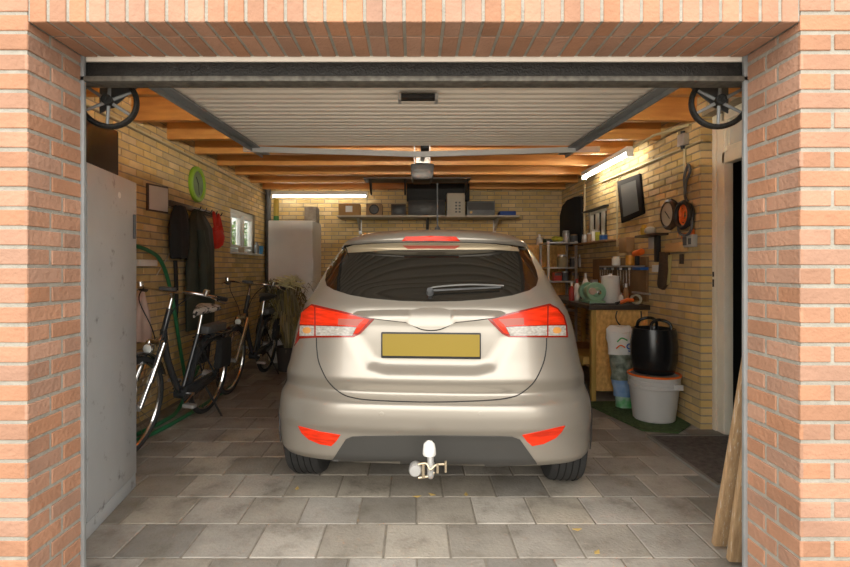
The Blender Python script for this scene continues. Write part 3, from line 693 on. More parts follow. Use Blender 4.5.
# shelf hung below the beams
hs = thing('hanging_shelf', 'dark shelf plank hung on brackets below the beams', 'shelf', (0, 6.75, 2.44))
MB().box((-.66, 6.62, 2.455), (.74, 6.95, 2.475)).build('board', M_dwood, hs)
for x in (-.58, -.12, .70):
    MB().prism([(x-.012, 6.64, 2.455), (x-.012, 6.90, 2.455), (x-.012, 6.90, 2.28)], (.024, 0, 0)).build('bracket', M_blk, hs)

# ---------------------------------------------------------------- back right: arched cover, rack
t = wallpoly([(562.5, 246), (562.5, 216), (565, 206), (570, 200), (577, 197), (584, 196), (584, 246)], 1, .009, .045).build('arched_board', mat('matt_black2', (.008, .008, .009), .85), bevel=.005); tag(t, 'black board with rounded top on the right wall in the far corner', 'board')
zr = 6.9
rk = thing('shelving_rack', 'pale metal shelving rack in the back right corner', 'shelf', (1.95, zr, 0))
xa, xb = P(546, 0, zr).x+.03, 2.20
mb = MB()
for x in (xa, xb):
    for y in (zr, zr+.42): mb.box((x-.015, y-.015, 0), (x+.015, y+.015, P(0, 241, zr).z))
mb.build('uprights', M_gal, rk)
for py in (242, 267, 281, 310):
    z = P(0, py, zr).z; MB().box((xa-.02, zr-.02, z-.022), (xb+.02, zr+.44, z)).build('shelf_board', M_gal, rk, bevel=.002)
MB().box((xa, zr+.43, .5), (xb, zr+.44, P(0, 244, zr).z)).build('back_panel', M_osb, rk)
t = MB().box((1.46, 7.37, 0), (2.12, 7.86, 1.62)).build('wooden_cupboard', M_osb, bevel=.004); tag(t, 'brown wooden cupboard between the rack and the back wall', 'cupboard')
zt = P(0, 242, zr).z
def rackitem(px, w_, h_, kind, m, name, lab, cat, z=zt, y=zr+.12, m2=None):
    x = (px-CX)*y/F; t = thing(name, lab, cat, (x, y, z))
    mb = MB()
    if kind == 'bottle':
        mb.lathe((x, y, z+.001), (0, 0, 1), ((w_*.9, 0), (w_, .01), (w_, h_*.65), (w_*.45, h_*.8))); mb.build('body', m, t); MB().lathe((x, y, z+.001), (0, 0, 1), ((w_*.45, h_*.8), (w_*.45, h_))).build('cap', m2 or M_white, t)
    elif kind == 'jar':
        mb.lathe((x, y, z+.001), (0, 0, 1), ((w_*.92, 0), (w_, .008), (w_, h_*.8), (w_*.85, h_*.85))); mb.build('body', m, t); MB().lathe((x, y, z+.001), (0, 0, 1), ((w_*.88, h_*.85), (w_*.88, h_))).build('lid', m2 or M_gal, t)
    elif kind == 'box':
        mb.box((x-w_, y-.06, z+.001), (x+w_, y+.08, z+h_)); mb.build('body', m, t, bevel=.004); MB().box((x-w_*.9, y-.062, z+h_*.6), (x+w_*.9, y-.0605, z+h_*.9)).build('stripe', m2 or M_dgrey, t)
    elif kind == 'heap':
        for _ in range(7): mb.ball((x+random.uniform(-w_, w_)*.6, y+random.uniform(-.04, .04), z+h_*.35+random.uniform(0, h_*.25)), h_*.38, (1.5, 1, .9), 10)
        mb.build('body', m, t)
    return t
M_yg = mat('yellow_green', (.36, .36, .03), .6, var=.3, vscale=20); M_bl = mat('blue_plastic', (.03, .12, .4), .4); M_rd = mat('red_can', (.45, .04, .03), .4); M_or = mat('orange_plastic', (.85, .17, .02), .4); M_or2 = M_or
rackitem(557, .085, .10, 'heap', M_yg, 'work_glove', 'crumpled yellow green glove on top of the rack', 'glove')
rackitem(566, .05, .16, 'jar', M_gal, 'paint_tin', 'silver tin on top of the rack beside the glove', 'tin')
rackitem(574, .05, .11, 'jar', M_dgrey, 'paint_tin', 'dark tin on the right of the rack top', 'tin', m2=M_wood)
x = (539-CX)*7.4/F
rackitem(539.5, .045, .17, 'bottle', M_white, 'plastic_bottle', 'white plastic bottle on the brown cupboard', 'bottle', z=1.62, y=7.50)
rackitem(549, .07, .10, 'box', mat('dark_green', (.02, .07, .03), .6), 'green_box', 'dark green box on the brown cupboard', 'box', z=1.62, y=7.52)
z2 = P(0, 267, zr).z; z3 = P(0, 281, zr).z
for px, w_, h_, k_, m, nm, lb, zz in ((562, .07, .17, 'jar', mat('tan_jar', (.32, .26, .15), .3), 'glass_jar', 'wide tan jar on the upper rack shelf', z2), (573, .045, .14, 'jar', M_dgrey, 'glass_jar', 'narrow dark jar on the upper rack shelf', z2), (580, .03, .17, 'bottle', M_gal, 'metal_bottle', 'slim metal bottle on the upper rack shelf', z2),
    (557, .05, .12, 'box', M_rd, 'small_box', 'red box on the middle rack shelf', z3), (565, .05, .13, 'jar', M_dgrey, 'metal_tin', 'dark tin on the middle rack shelf', z3), (574, .05, .12, 'box', M_card, 'small_box', 'brown box on the middle rack shelf', z3)):
    rackitem(px, w_, h_, k_, m, nm, lb, nm.split('_')[-1], z=zz)
# small shelf on right wall below the small window
v0, v1 = Rw(585, 241), Rw(618, 240)
t = thing('wall_shelf', 'short brown wooden shelf under the small right window', 'shelf', (WR-.08, v1.y, v1.z))
shz = 1.29+(268-242)*6.3/508
MB().box((WR-.16, v1.y, shz-.02), (WR-.008, 6.85, shz)).build('board', M_wood, t, bevel=.002)
for i, (yy, r_, h_, m, lb, c_) in enumerate(((5.95, .045, .07, M_bl, 'squat blue tin on the short right wall shelf', 'tin'), (6.14, .03, .13, M_yg, 'small yellow green jar on the short right wall shelf', 'jar'), (6.26, .03, .15, M_white, 'small white jar on the short right wall shelf', 'jar'), (6.42, .035, .12, M_wood, 'small brown jar on the short right wall shelf', 'jar'), (6.6, .04, .11, M_gal, 'small grey jar on the short right wall shelf', 'jar'))):
    t = thing(c_, lb, c_, (WR-.08, yy, shz)); t.name = 'storage_'+c_
    MB().lathe((WR-.08, yy, shz+.001), (0, 0, 1), ((r_, 0), (r_, h_*.8), (r_*.9, h_*.85))).build('body', m, t); MB().lathe((WR-.08, yy, shz+.001), (0, 0, 1), ((r_*.92, h_*.85), (r_*.92, h_))).build('lid', M_gal, t)

# ---------------------------------------------------------------- workbench
bx0, bx1, by0, by1, bz = 1.72, 2.28, 4.95, 6.8, .93
wbn = thing('workbench', 'workbench with chipboard end panel and dark top along the right wall', 'workbench', (2.0, by0, 0))
MB().box((bx0-.03, by0-.05, bz-.045), (bx1, by1, bz)).build('worktop', mat('dark_worktop', (.055, .04, .028), .6, var=.4, vscale=10), wbn, bevel=.004)
MB().box((bx0+.045, by0, .09), (bx1, by0+.018, bz-.046)).build('end_panel', M_osb, wbn)
M_post = mat('yellow_timber', (.62, .42, .12), .6, c2=(.48, .30, .07), vscale=4, stretch=(10, 10, 1))
for (x, y) in ((bx0, by0-.03), (bx0, by1-.1), (bx1-.06, by1-.1)): MB().box((x, y, 0), (x+.045, y+.06, bz-.046)).build('leg', M_post, wbn, bevel=.003)
MB().box((bx0+.02, by0+.1, .3), (bx1, by1-.1, .32)).build('lower_shelf', M_wood, wbn)
t = MB().box((bx0-.02, 5.1, .62), (bx0+.25, 5.6, .70)); tag(t.build('wooden_tray', M_post, bevel=.004), 'yellow wooden tray under the left side of the workbench', 'tray')
for q in bpy.data.objects:
    if q.name.startswith('wooden_tray'): q.location.z -= .299
mb = MB(); c = [P(x, y, 4.93) for x, y in ((617, 311), (616, 318), (620, 325), (628, 328), (636, 326), (641, 319), (641, 311))]; mb.tube(spline(c, 5), .006, 8); tag(mb.build('cable', M_blk), 'black cable looping down over the chipboard bench end', 'cord')
# bench grinder
bg_ = thing('bench_grinder', 'pale green bench grinder on the near end of the workbench', 'grinder', (1.85, 5.15, bz))
M_gr = mat('mint_green_paint', (.30, .55, .38), .4, var=.1, vscale=10)
gx, gy, gz = 1.852, 5.12, bz+.115
MB().box((gx-.08, gy+.0, bz+.001), (gx+.08, gy+.34, bz+.03)).build('base', M_gr, bg_, bevel=.006)
MB().lathe((gx-.0, gy+.06, gz), (0, -1, 0), ((.095, -.03), (.10, -.02), (.10, .02), (.09, .032), (.05, .034), (.045, .05), (.02, .058), (.001, .06))).build('wheel_guard', M_gr, bg_)
MB().lathe((gx, gy+.17, gz), (0, 1, 0), ((.05, -.12), (.065, -.09), (.065, .09), (.05, .12))).build('motor', M_gr, bg_)
MB().lathe((gx, gy+.30, gz), (0, 1, 0), ((.09, -.025), (.095, .0), (.09, .03), (.04, .035))).build('wheel_guard', M_gr, bg_)
MB().lathe((gx-.05, gy+.02, gz+.01), (0, -1, 0), ((.035, -.005), (.035, .022), (.001, .022))).build('grindstone', mat('stone', (.55, .45, .38), .9), bg_)
MB().box((gx-.04, gy+.12, bz+.03), (gx+.04, gy+.22, gz-.04)).build('pedestal', M_gr, bg_)
MB().lathe((gx+.01, gy+.0, gz), (0, -1, 0), ((.028, -.002), (.022, .014), (.001, .02))).build('chrome_nut', M_chrome, bg_)
t = thing('white_canister', 'white tapered canister on the workbench beside the grinder', 'canister', (2.03+.05, 5.28, bz))
MB().lathe((2.04, 5.28, bz+.001), (0, 0, 1), ((.10, 0), (.105, .01), (.088, .25), (.086, .262))).build('body', M_white, t)
MB().lathe((2.04, 5.28, bz+.001), (0, 0, 1), ((.088, .262), (.09, .275), (.02, .283), (.015, .30))).build('lid', M_white, t)
def benchitem(px, y, w_, h_, kind, m, name, lab, cat, m2=None): return rackitem(px, w_, h_, kind, m, name, lab, cat, z=bz, y=y, m2=m2)
benchitem(577, 5.62, .032, .24, 'bottle', M_white, 'spray_bottle', 'white slim bottle with red cap behind the grinder', 'bottle', M_rd)
benchitem(585.5, 5.75, .036, .30, 'bottle', M_white, 'spray_can', 'white can standing tallest behind the grinder', 'can', M_gal)
benchitem(571.5, 5.6, .028, .20, 'bottle', M_rd, 'spray_can', 'red can at the left edge of the workbench', 'can', M_white)
benchitem(594, 6.1, .05, .22, 'jar', M_dgrey, 'paint_tin', 'dark tin behind the white canister', 'tin')
benchitem(621, 5.12, .022, .11, 'bottle', M_white, 'glue_bottle', 'small white bottle right of the canister', 'bottle', M_gal)
benchitem(626, 5.22, .026, .20, 'bottle', M_wood, 'oil_bottle', 'brown bottle with pale neck right of the canister', 'bottle', M_white)
benchitem(611, 5.6, .05, .12, 'box', M_blk, 'tool_box', 'small black box on the back of the workbench', 'box')
benchitem(623, 5.36, .05, .09, 'box', M_rd, 'parts_box', 'small dark red box under the tool board', 'box')
# orange clamp & coil
cl = thing('hand_clamp', 'orange hand clamp lying at the front edge of the workbench', 'clamp', (2.12, 5.02, bz))
mb = MB(); mb.tube([(2.02, 4.98, bz+.02), (2.08, 4.95, bz+.05), (2.14, 4.96, bz+.045)], .018, 10); mb.build('jaw', M_or, cl)
MB().tube([(2.02, 4.98, bz+.03), (2.0, 4.97, bz+.02), (1.97, 4.96, bz+.014)], .012, 8).build('handle', M_blk, cl)
mb = MB()
for i in range(5): mb.ring((2.20, 5.02+.008*i, bz+.05), (.2+.1*i, 1, .15*i), .045, .007, seg=24, rs=6)
tag(mb.build('rope_coil', mat('pale_rope', (.5, .5, .38), .8)), 'coil of pale green rope at the right corner of the workbench', 'rope')
mb = MB()
for i in range(9):
    a_ = random.uniform(-.6, .6); c = Vector((random.uniform(1.76, 1.93), random.uniform(4.93, 4.97), bz+.010+.0*i)); d = Vector((math.cos(a_), math.sin(a_)*.4, 0))*.06; mb.cyl(c-d, c+d, .007, .006, 8)
tag(mb.build('screwdrivers', M_blk), 'scatter of small dark hand tools along the bench front edge', 'tools', kind='stuff')

# tool board on the right wall
tb = thing('tool_board', 'brown tool board on the right wall over the workbench', 'board', (WR-.02, 5.6, .98))
MB().box((WR-.03, 4.96, .96), (WR-.008, 6.45, 1.40)).build('board', mat('hardboard', (.24, .14, .06), .7, var=.2, vscale=5), tb)
MB().box((WR-.13, 4.99, 1.30), (WR-.03, 5.95, 1.315)).build('ledge', M_gal, tb)
ORD = ['first', 'second', 'third', 'fourth', 'fifth', 'sixth', 'seventh', 'eighth', 'ninth', 'tenth', 'eleventh']
nc = 0
for i in range(12):
    yy = 5.28+i*.075; L_ = random.uniform(.12, .22)
    if i == 5: continue
    nc += 1; t = thing('chisel', 'steel chisel with %s handle, %s from the right on the tool board' % ('white' if i % 3 == 0 else 'grey', ORD[nc-1]), 'tool', (WR-.06, yy, 1.29), group='chisels hanging on the tool board')
    MB().box((WR-.064, yy-.009, 1.27-L_), (WR-.057, yy+.009, 1.27)).build('blade', M_chrome, t, bevel=.001)
    MB().lathe((WR-.06, yy, 1.27), (0, 0, 1), ((.011, 0), (.014, .01), (.013, .025))).build('handle', M_white if i % 3 == 0 else M_dgrey, t)
def ledge(px, w_, h_, m, name, lab, cat, m2=None, kind='jar'):
    v = Rw(px, 260, WR-.07); y = v.y; t = thing(name, lab, cat, (WR-.07, y, 1.316))
    MB().lathe((WR-.08, y, 1.316), (0, 0, 1), ((w_*.8, 0), (w_, .01), (w_, h_*.8), (w_*.7, h_*.82))).build('body', m, t)
    MB().lathe((WR-.08, y, 1.316), (0, 0, 1), ((w_*.7, h_*.82), (w_*.8, h_))).build('rim', m2 or m, t)
ledge(617, .045, .10, M_white, 'white_mug', 'white mug on the tool board ledge', 'mug')
ledge(631, .045, .13, mat('amber', (.75, .36, .05), .5, var=.2, vscale=20), 'amber_tin', 'amber coloured tin on the tool board ledge', 'tin', M_wood)
v = Rw(627, 245, WR-.05); t = MB().box((WR-.10, v.y-.10, 1.45), (WR-.012, v.y+.09, 1.61)).build('wooden_box', mat('brown_card', (.38, .24, .11), .8), bevel=.004); tag(t, 'brown box fixed above the tool board ledge', 'box')
dr = thing('power_drill', 'orange and black power drill on the tool board ledge', 'drill', (WR-.06, 5.15, 1.316))
MB().cyl((WR-.08, 5.11, 1.43), (WR-.08, 4.95, 1.45), .032).build('housing', M_or, dr, bevel=.006)
MB().box((WR-.095, 5.03, 1.316), (WR-.065, 5.08, 1.42)).build('handle', M_blk, dr, bevel=.006)
MB().cyl((WR-.08, 5.11, 1.43), (WR-.08, 5.16, 1.425), .018, .010).build('chuck', M_blk, dr)
t = MB().box((WR-.11, 4.90, 1.27), (WR-.035, 5.11, 1.298)).build('blue_case', M_bl, bevel=.004); tag(t, 'flat blue plastic case at the right end of the tool ledge', 'case')
t = MB().box((WR-.05, 4.86, 1.03), (WR-.031, 5.25, 1.05)).build('metal_ruler', M_gal); tag(t, 'pale metal ruler fixed low on the tool board', 'ruler')

# things on the right wall
v = Rw(633, 199); pf = thing('picture_frame', 'tilted black picture frame with dark grey picture on the right wall', 'picture', (WR-.02, v.y, v.z))
wallpoly([(620, 181.5), (642.5, 173.5), (646.5, 213.5), (624.5, 223)], 1, .009, .035).build('frame', mat('frame_black', (.012, .009, .008), .65, spec=.2), pf, bevel=.004)
wallpoly([(624, 185.5), (639, 180), (642.5, 210.5), (627, 217)], 1, .0352, .038).build('picture', mat('grey_picture', (.11, .11, .105), .75, spec=.2), pf)
v = Rw(667.5, 214.5, WR-.05)
c = thing('barometer', 'round dark wooden barometer with cream dial on the right wall', 'barometer', (WR-.02, v.y, v.z))
MB().lathe((WR-.008, v.y, v.z), (-1, 0, 0), ((.13, 0), (.14, .02), (.135, .04), (.11, .055), (.10, .045))).build('case', M_dwood, c)
MB().lathe((WR-.008, v.y, v.z), (-1, 0, 0), ((.10, .042), (.10, .047))).build('dial', mat('cream_dial', (.5, .46, .36), .4), c)
MB().tube([(WR-.058, v.y-.05, v.z-.04), (WR-.058, v.y+.03, v.z+.03)], .003, 6).build('needle', M_blk, c)
v = Rw(684, 215, WR-.06)
c = thing('cable_reel', 'black cable reel with orange cable on the right wall', 'cable reel', (WR-.03, v.y, v.z))
MB().ring((WR-.07, v.y, v.z), (1, 0, 0), .105, .018, seg=36, rs=10).ring((WR-.035, v.y, v.z), (1, 0, 0), .09, .014, seg=36).build('flange', M_blk, c)
mb = MB()
for i in range(7):
    a_ = i*.9; mb.ring((WR-.05-.006*(i % 3), v.y+.02*math.cos(a_), v.z+.02*math.sin(a_)), (1, .12*math.cos(a_), .1*math.sin(a_)), .05+.006*(i % 4), .008, seg=24, rs=6)
mb.build('cable', M_or, c)
mb = MB(); q = [(WR-.05, v.y-.10, v.z-.03), (WR-.06, v.y-.11, v.z-.13), (WR-.06, v.y-.02, v.z-.17), (WR-.05, v.y+.10, v.z-.13), (WR-.05, v.y+.11, v.z-.02)]
mb.tube(spline(q, 6), .011, 8); mb.build('loose_loop', M_dgrey, c)
t = MB().box((WR-.03, v.y-.07, v.z-.20), (WR-.01, v.y-.045, v.z-.12)).box((WR-.03, v.y-.045, v.z-.19), (WR-.01, v.y+.10, v.z-.145)).build('orange_tool', M_or); tag(t, 'orange hand tool hanging below the cable reel', 'tool')
mb = MB(); v = Rw(688, 175, WR-.04); q = [(WR-.05, v.y+.02, v.z-.14), (WR-.055, v.y+.03, v.z-.02), (WR-.05, v.y-.02, v.z+.08), (WR-.05, v.y-.05, v.z+.02), (WR-.05, v.y+.01, v.z-.06), (WR-.05, v.y+.03, v.z-.16), (WR-.05, v.y-.01, v.z-.22)]
mb.tube(spline(q, 6), .011, 8); tag(mb.build('coiled_lead', M_dgrey), 'loop of dark cord hanging above the cable reel', 'cord')
v = Rw(689, 241, WR-.03); sk = thing('power_socket', 'grey and white power socket on the right wall below the cable reel', 'socket', (WR-.02, v.y, v.z))
MB().box((WR-.05, v.y-.09, v.z-.05), (WR-.008, v.y+.07, v.z+.05)).build('housing', mat('socket_grey', (.45, .45, .42), .4), sk, bevel=.005)
MB().box((WR-.055, v.y+.0, v.z-.035), (WR-.0505, v.y+.055, v.z+.035)).box((WR-.055, v.y-.07, v.z-.03), (WR-.0505, v.y-.03, v.z+.02)).build('switch', M_dgrey, sk)
v = Rw(653, 234, WR-.07); sh = thing('wall_shelf', 'small dark wall shelf on the right wall under the barometer', 'shelf', (WR-.06, v.y, v.z))
MB().box((WR-.13, v.y-.17, v.z-.02), (WR-.008, v.y+.26, v.z)).build('board', M_dwood, sh, bevel=.003)
sv = v
t = MB().ball((WR-.07, sv.y+.06, sv.z+.035), .05, (1, 1.1, .8)).build('sea_shell', mat('shell_white', (.62, .56, .46), .5)); tag(t, 'pale rounded shell on the small dark wall shelf', 'shell')
t = MB().lathe((WR-.07, sv.y+.19, sv.z+.001), (0, 0, 1), ((.03, 0), (.035, .07), (.02, .09), (.018, .10))).build('yellow_jar', mat('yellow_p', (.6, .38, .04), .5)); tag(t, 'small yellow jar on the small dark wall shelf', 'jar')
def hang(px, y0, y1, wpx, m, name, lab, cat, t=.03):
    a = Rw(px-wpx/2, y0, WR-t); b = Rw(px+wpx/2, y1, WR-t); zt_ = H+(CY-y0)*(a.y+b.y)/2/F; zb = H+(CY-y1)*(a.y+b.y)/2/F
    o = MB().box((WR-t-.012, b.y, zb), (WR-.010, a.y, zt_)).build(name, m, bevel=.003); tag(o, lab, cat); return o
hang(652, 237, 249, 5, mat('pale_paper', (.5, .48, .44), .6), 'paper_note', 'pale paper notes hanging below the small dark shelf', 'paper', .006)
hang(657, 236, 262, 3.5, M_blk, 'hand_brush', 'narrow black brush hanging below the small dark shelf', 'brush')
hang(656, 265, 272, 6, M_white, 'wall_switch', 'white switch on the right wall beside the tool board', 'switch', .02)
hang(674, 243, 252, 16, mat('tan_box', (.60, .36, .14), .7), 'wooden_rack', 'tan wooden key rack on the right wall', 'rack', .06)
mc = thing('leather_sheath', 'long dark curved sheath hanging on the right wall', 'sheath', (WR-.03, Rw(667, 270).y, 1.1))
wallpoly([(663, 252), (671, 252), (671.5, 270), (670, 284), (666, 290), (661.5, 288), (660.5, 284), (662, 270)], 1, .009, .035).build('body', M_dwood, mc, bevel=.003)
wallpoly([(671.5, 255), (673.5, 255), (671.5, 283), (670, 285)], 1, .012, .03).build('blade_edge', mat('brass_edge', (.45, .40, .16), .4), mc)
hang(682, 254, 264, 3, M_dwood, 'door_key', 'dark key hanging under the tan key rack', 'key', .015)

# ---------------------------------------------------------------- tubs, bag and mats
mt = MB(); q = [P(*p_) if 0 else None for p_ in ()]
tub_y = 4.30
def fpt(px, py, h=0): z = F*(H-h)/(py-CY); return Vector(((px-CX)*z/F, z, h))
pts = [fpt(588, 404), fpt(645, 400), fpt(692, 428), fpt(640, 437)]
t = MB().prism([(1.60, 4.85, .004), (2.26, 4.88, .004), (2.26, 4.15, .004), (2.05, 3.94, .004), (1.80, 4.0, .004)], (0, 0, .012)).build('green_mat', mat('artificial_grass', (.075, .13, .045), .95, var=.4, vscale=40, bump=1, bscale=200)); tag(t, 'green artificial grass mat under the white tub', 'mat')
t = thing('white_tub', 'white round plastic tub with orange rim on the green mat', 'tub', (1.98, tub_y, .016))
M_tubw = mat('white_plastic', (.60, .59, .57), .45)
MB().lathe((2.03, tub_y, .017), (0, 0, 1), ((.155, 0), (.165, .01), (.195, .27), (.205, .28), (.205, .30), (.198, .305), (.205, .315), (.205, .335), (.20, .34), (.207, .35), (.207, .372), (.19, .372), (.15, .03)), 40).build('body', M_tubw, t)
MB().ring((2.03, tub_y, .396), (0, 0, 1), .204, .010, seg=44).build('rim', M_or, t)
MB().box((2.10, tub_y-.212, .30), (2.17, tub_y-.19, .345)).build('handle_tab', M_tubw, t, bevel=.004)
t = thing('black_tub', 'black flexible trug with two handles standing on the white tub', 'tub', (2.03, tub_y, .40))
M_bt = mat('glossy_black_rubber', (.012, .012, .013), .25)
MB().lathe((2.03, tub_y, .407), (0, 0, 1), ((.15, 0), (.16, .01), (.183, .12), (.186, .24), (.175, .34), (.168, .375), (.155, .378), (.15, .35), (.15, .03)), 40).build('body', M_bt, t)
for s in (-1, 1):
    MB().tube(spline([(2.03-.085, tub_y+s*.135, .74), (2.03-.075, tub_y+s*.12, .83), (2.03, tub_y+s*.09, .86), (2.03+.075, tub_y+s*.12, .83), (2.03+.085, tub_y+s*.135, .74)], 7), .013, 10).build('handle', M_bt, t)
# bag
bgx = thing('soil_bag', 'tall white, green and blue plastic sack beside the tubs', 'sack', (1.82, 4.68, .017))
rows = []
def bagrow(z, w_, d): return [Vector((1.915-.09*(z-.3)+w_*math.cos(a_*math.pi/12)*(1+.05*math.sin(z*31))+.004*math.sin(z*47+a_), 4.66+d*math.sin(a_*math.pi/12)*(1+.10*math.sin(z*23+a_*1.3)), z+.012*math.sin(a_*.9)*(z > .69))) for a_ in range(24)]
segs = (('base', .018, .12, .085, .06, mat('bag_green', (.06, .42, .10), .35, c2=(.6, .62, .6), vscale=10)), ('lower_band', .12, .27, .10, .065, mat('bag_blue', (.05, .20, .55), .35, c2=(.35, .5, .7), vscale=7)), ('picture_band', .27, .50, .105, .07, mat('bag_picture', (.35, .40, .33), .35, c2=(.03, .05, .03), vscale=16)), ('top_band', .50, .70, .115, .05, M_white))
for nm, z0, z1, w_, d, m in segs:
    MB().loft([bagrow(z0+(z1-z0)*i/4, w_, d*(1-.1*(i/4))) for i in range(5)]).build(nm, m, bgx)
MB().loft([bagrow(.70, .115, .04), bagrow(.74, .12, .012), bagrow(.755, .105, .006)]).build('seam', M_white, bgx)
# printed letters / loops on the top band
mb = MB()
mb.ring((1.95, 4.598, .58), (0, 1, .0), .022, .006, seg=20, rs=6, flat=.4).tube([(1.972, 4.598, .60), (1.972, 4.598, .545), (1.955, 4.598, .535), (1.94, 4.598, .54)], .006, 6)
mb.build('lettering', M_bl, bgx)
mb = MB(); mb.tube(spline([(1.84, 4.600, .62), (1.88, 4.597, .655), (1.93, 4.597, .635)], 5), .006, 6); mb.build('green_swirl', mat('leafgreen', (.05, .4, .1), .4), bgx)
mb = MB(); mb.tube(spline([(1.83, 4.600, .56), (1.87, 4.597, .59), (1.91, 4.597, .57)], 5), .006, 6); mb.build('orange_swirl', M_or, bgx)
# door mat
dm = thing('door_mat', 'dark grey doormat with raised edge in front of the right door', 'mat', (2.0, 3.4, 0))
MB().box((1.80, 3.0, .002), (2.38, 3.86, .014)).build('pad', mat('doormat_fibre', (.11, .10, .09), .95, var=.4, vscale=30, bump=1, bscale=150), dm)
mb = MB(); 
for lo_, hi_ in (((1.775, 2.975, .001), (2.38, 3.0, .018)), ((1.775, 3.86, .001), (2.38, 3.885, .018)), ((1.775, 3.0, .001), (1.80, 3.86, .018))): mb.box(lo_, hi_)
mb.build('border', mat('mat_border', (.20, .19, .17), .8), dm)
# leaning planks
def plank(label, p, q, w_, th):
    p, q = Vector(p), Vector(q); d = (q-p).normalized(); s = Vector((1, 0, 0)); s = (s-d*s.dot(d)).normalized(); n_ = d.cross(s)
    t = MB(); rings = []
    for i in range(9):
        c = p+(q-p)*i/8; k = 1+.03*math.sin(i*1.7)
        rings.append([c+s*w_*k+n_*th, c+s*w_*k-n_*th, c-s*w_*k-n_*th, c-s*w_*k+n_*th])
    t.loft(rings); tag(t.build('wooden_plank', M_woodl, bevel=.006), label, 'plank')
plank('long weathered wooden plank leaning on the right pier, farther one', (1.400, 2.33, .02), (1.462, 2.03, 1.62), .032, .014)
plank('weathered wooden plank leaning on the right pier, nearest the camera', (1.393, 2.205, .02), (1.45, 2.01, 1.45), .034, .014)
# fallen leaves
for i, (px, py) in enumerate(((417, 497), (432, 495), (466, 495), (297, 489), (597, 553), (577, 530))):
    c = fpt(px, py); a_ = random.uniform(0, 6); l = .018
    mb = MB(); v = [mb.b.verts.new(c+Vector((math.cos(a_+k)*l*(1.4 if k in (0, 3.14) else .7), math.sin(a_+k)*l*(1.4 if k in (0, 3.14) else .7), .003+.004*(k in (0, 3.14))))) for k in (0, 1.57, 3.14, 4.71)]
    w2 = [mb.b.verts.new(q.co+Vector((0, 0, -.0015))) for q in v]
    mb.b.faces.new(v); mb.b.faces.new(list(reversed(w2)))
    for k in range(4): mb.b.faces.new((v[k], w2[k], w2[(k+1) % 4], v[(k+1) % 4]))
    tag(mb.build('fallen_leaf', mat('leaf_yellow', (.55, .38, .12), .7), smooth=False), ['dry leaf on the pavers just left of the tow bar, in front of it', 'dry leaf on the pavers straight in front of the tow bar', 'dry leaf on the pavers right of the tow bar', 'dry leaf on the pavers near the left rear tyre', 'nearest dry leaf, at the bottom right of the paving', 'dry leaf on the pavers in front of the right rear tyre'][i], 'leaf', group='dry leaves on the pavers')

# ================================================================= CAR
car = thing('car', 'champagne silver hatchback parked in the garage, seen from behind', 'car', (.083, 2.60, 0))
YAW = math.radians(-4.0)
CM = Matrix.Translation((.083, 2.60, 0)) @ Matrix.Rotation(YAW, 4, 'Z'); CMi = CM.inverted()
def tab(T):
    def f(h):
        if h <= T[0][0]: return T[0][1]
        for (a, va), (b, vb) in zip(T, T[1:]):
            if h <= b: return va+(vb-va)*(h-a)/(b-a)
        return T[-1][1]
    def g(h, r=.010): return (f(h-2*r)+2*f(h-r)+3*f(h)+2*f(h+r)+f(h+2*r))/9
    return g
yR = tab(((.24, .12), (.27, .075), (.42, .040), (.440, .022), (.455, .012), (.52, .0), (.575, .002), (.598, .014), (.612, .070), (.625, .080), (.66, .055), (.695, .022), (.72, .024), (.80, .045), (.95, .066), (1.05, .085), (1.09, .10), (1.12, .130), (1.20, .195), (1.40, .375), (1.425, .385), (1.432, .33), (1.45, .315), (1.475, .322), (1.497, .338), (1.513, .37), (1.527, .45), (1.537, .62), (1.543, .85), (1.545, 1.05)))
wH = tab(((.24, .86), (.28, .88), (.34, .892), (.45, .900), (.56, .900), (.66, .878), (.75, .85), (.85, .832), (.95, .812), (1.02, .792), (1.08, .765), (1.15, .728), (1.25, .685), (1.35, .64), (1.42, .60), (1.455, .56), (1.48, .52), (1.50, .45), (1.515, .38), (1.53, .28), (1.545, .15)))
wM = tab(((.24, .82), (.45, .89), (.8, .89), (.98, .875), (1.08, .83), (1.25, .77), (1.40, .69), (1.46, .62), (1.50, .52), (1.525, .36), (1.545, .18)))
DC = tab(((.24, .34), (.5, .44), (.61, .50), (.62, .46), (.9, .44), (1.05, .42), (1.15, .42), (1.4, .38), (1.47, .35), (1.52, .3), (1.545, .2)))
nC = tab(((.24, 3.3), (.5, 2.9), (.61, 2.8), (.9, 3.0), (1.05, 3.0), (1.3, 3.2), (1.45, 2.9), (1.545, 2.2)))
yF = tab(((.24, 4.1), (.4, 4.24), (.6, 4.27), (.75, 4.2), (.88, 4.0), (.96, 3.6), (1.0, 3.25), (1.1, 3.05), (1.3, 2.62), (1.42, 2.3), (1.48, 2.15), (1.52, 1.9), (1.545, 1.4)))
def sstep(a, b, x): t = max(0, min(1, (x-a)/(b-a))); return t*t*(3-2*t)
def sdpoly(x, y, P_):   # signed distance (inside positive)
    d = 1e9; ins = False; n = len(P_)
    for i in range(n):
        ax, ay = P_[i]; bx, by_ = P_[(i+1) % n]; ex, ey = bx-ax, by_-ay
        t = max(0, min(1, ((x-ax)*ex+(y-ay)*ey)/(ex*ex+ey*ey))); dx, dy = x-ax-ex*t, y-ay-ey*t; d = min(d, dx*dx+dy*dy)
        if (ay > y) != (by_ > y) and x < (bx-ax)*(y-ay)/(by_-ay)+ax: ins = not ins
    d = math.sqrt(d); return d if ins else -d
REC = [(-.43, .935), (-.33, .775), (-.24, .752), (.24, .752), (.33, .775), (.43, .935), (.34, 1.02), (-.34, 1.02)]
DIF = [(-.50, .20), (-.415, .435), (.415, .435), (.50, .20)]
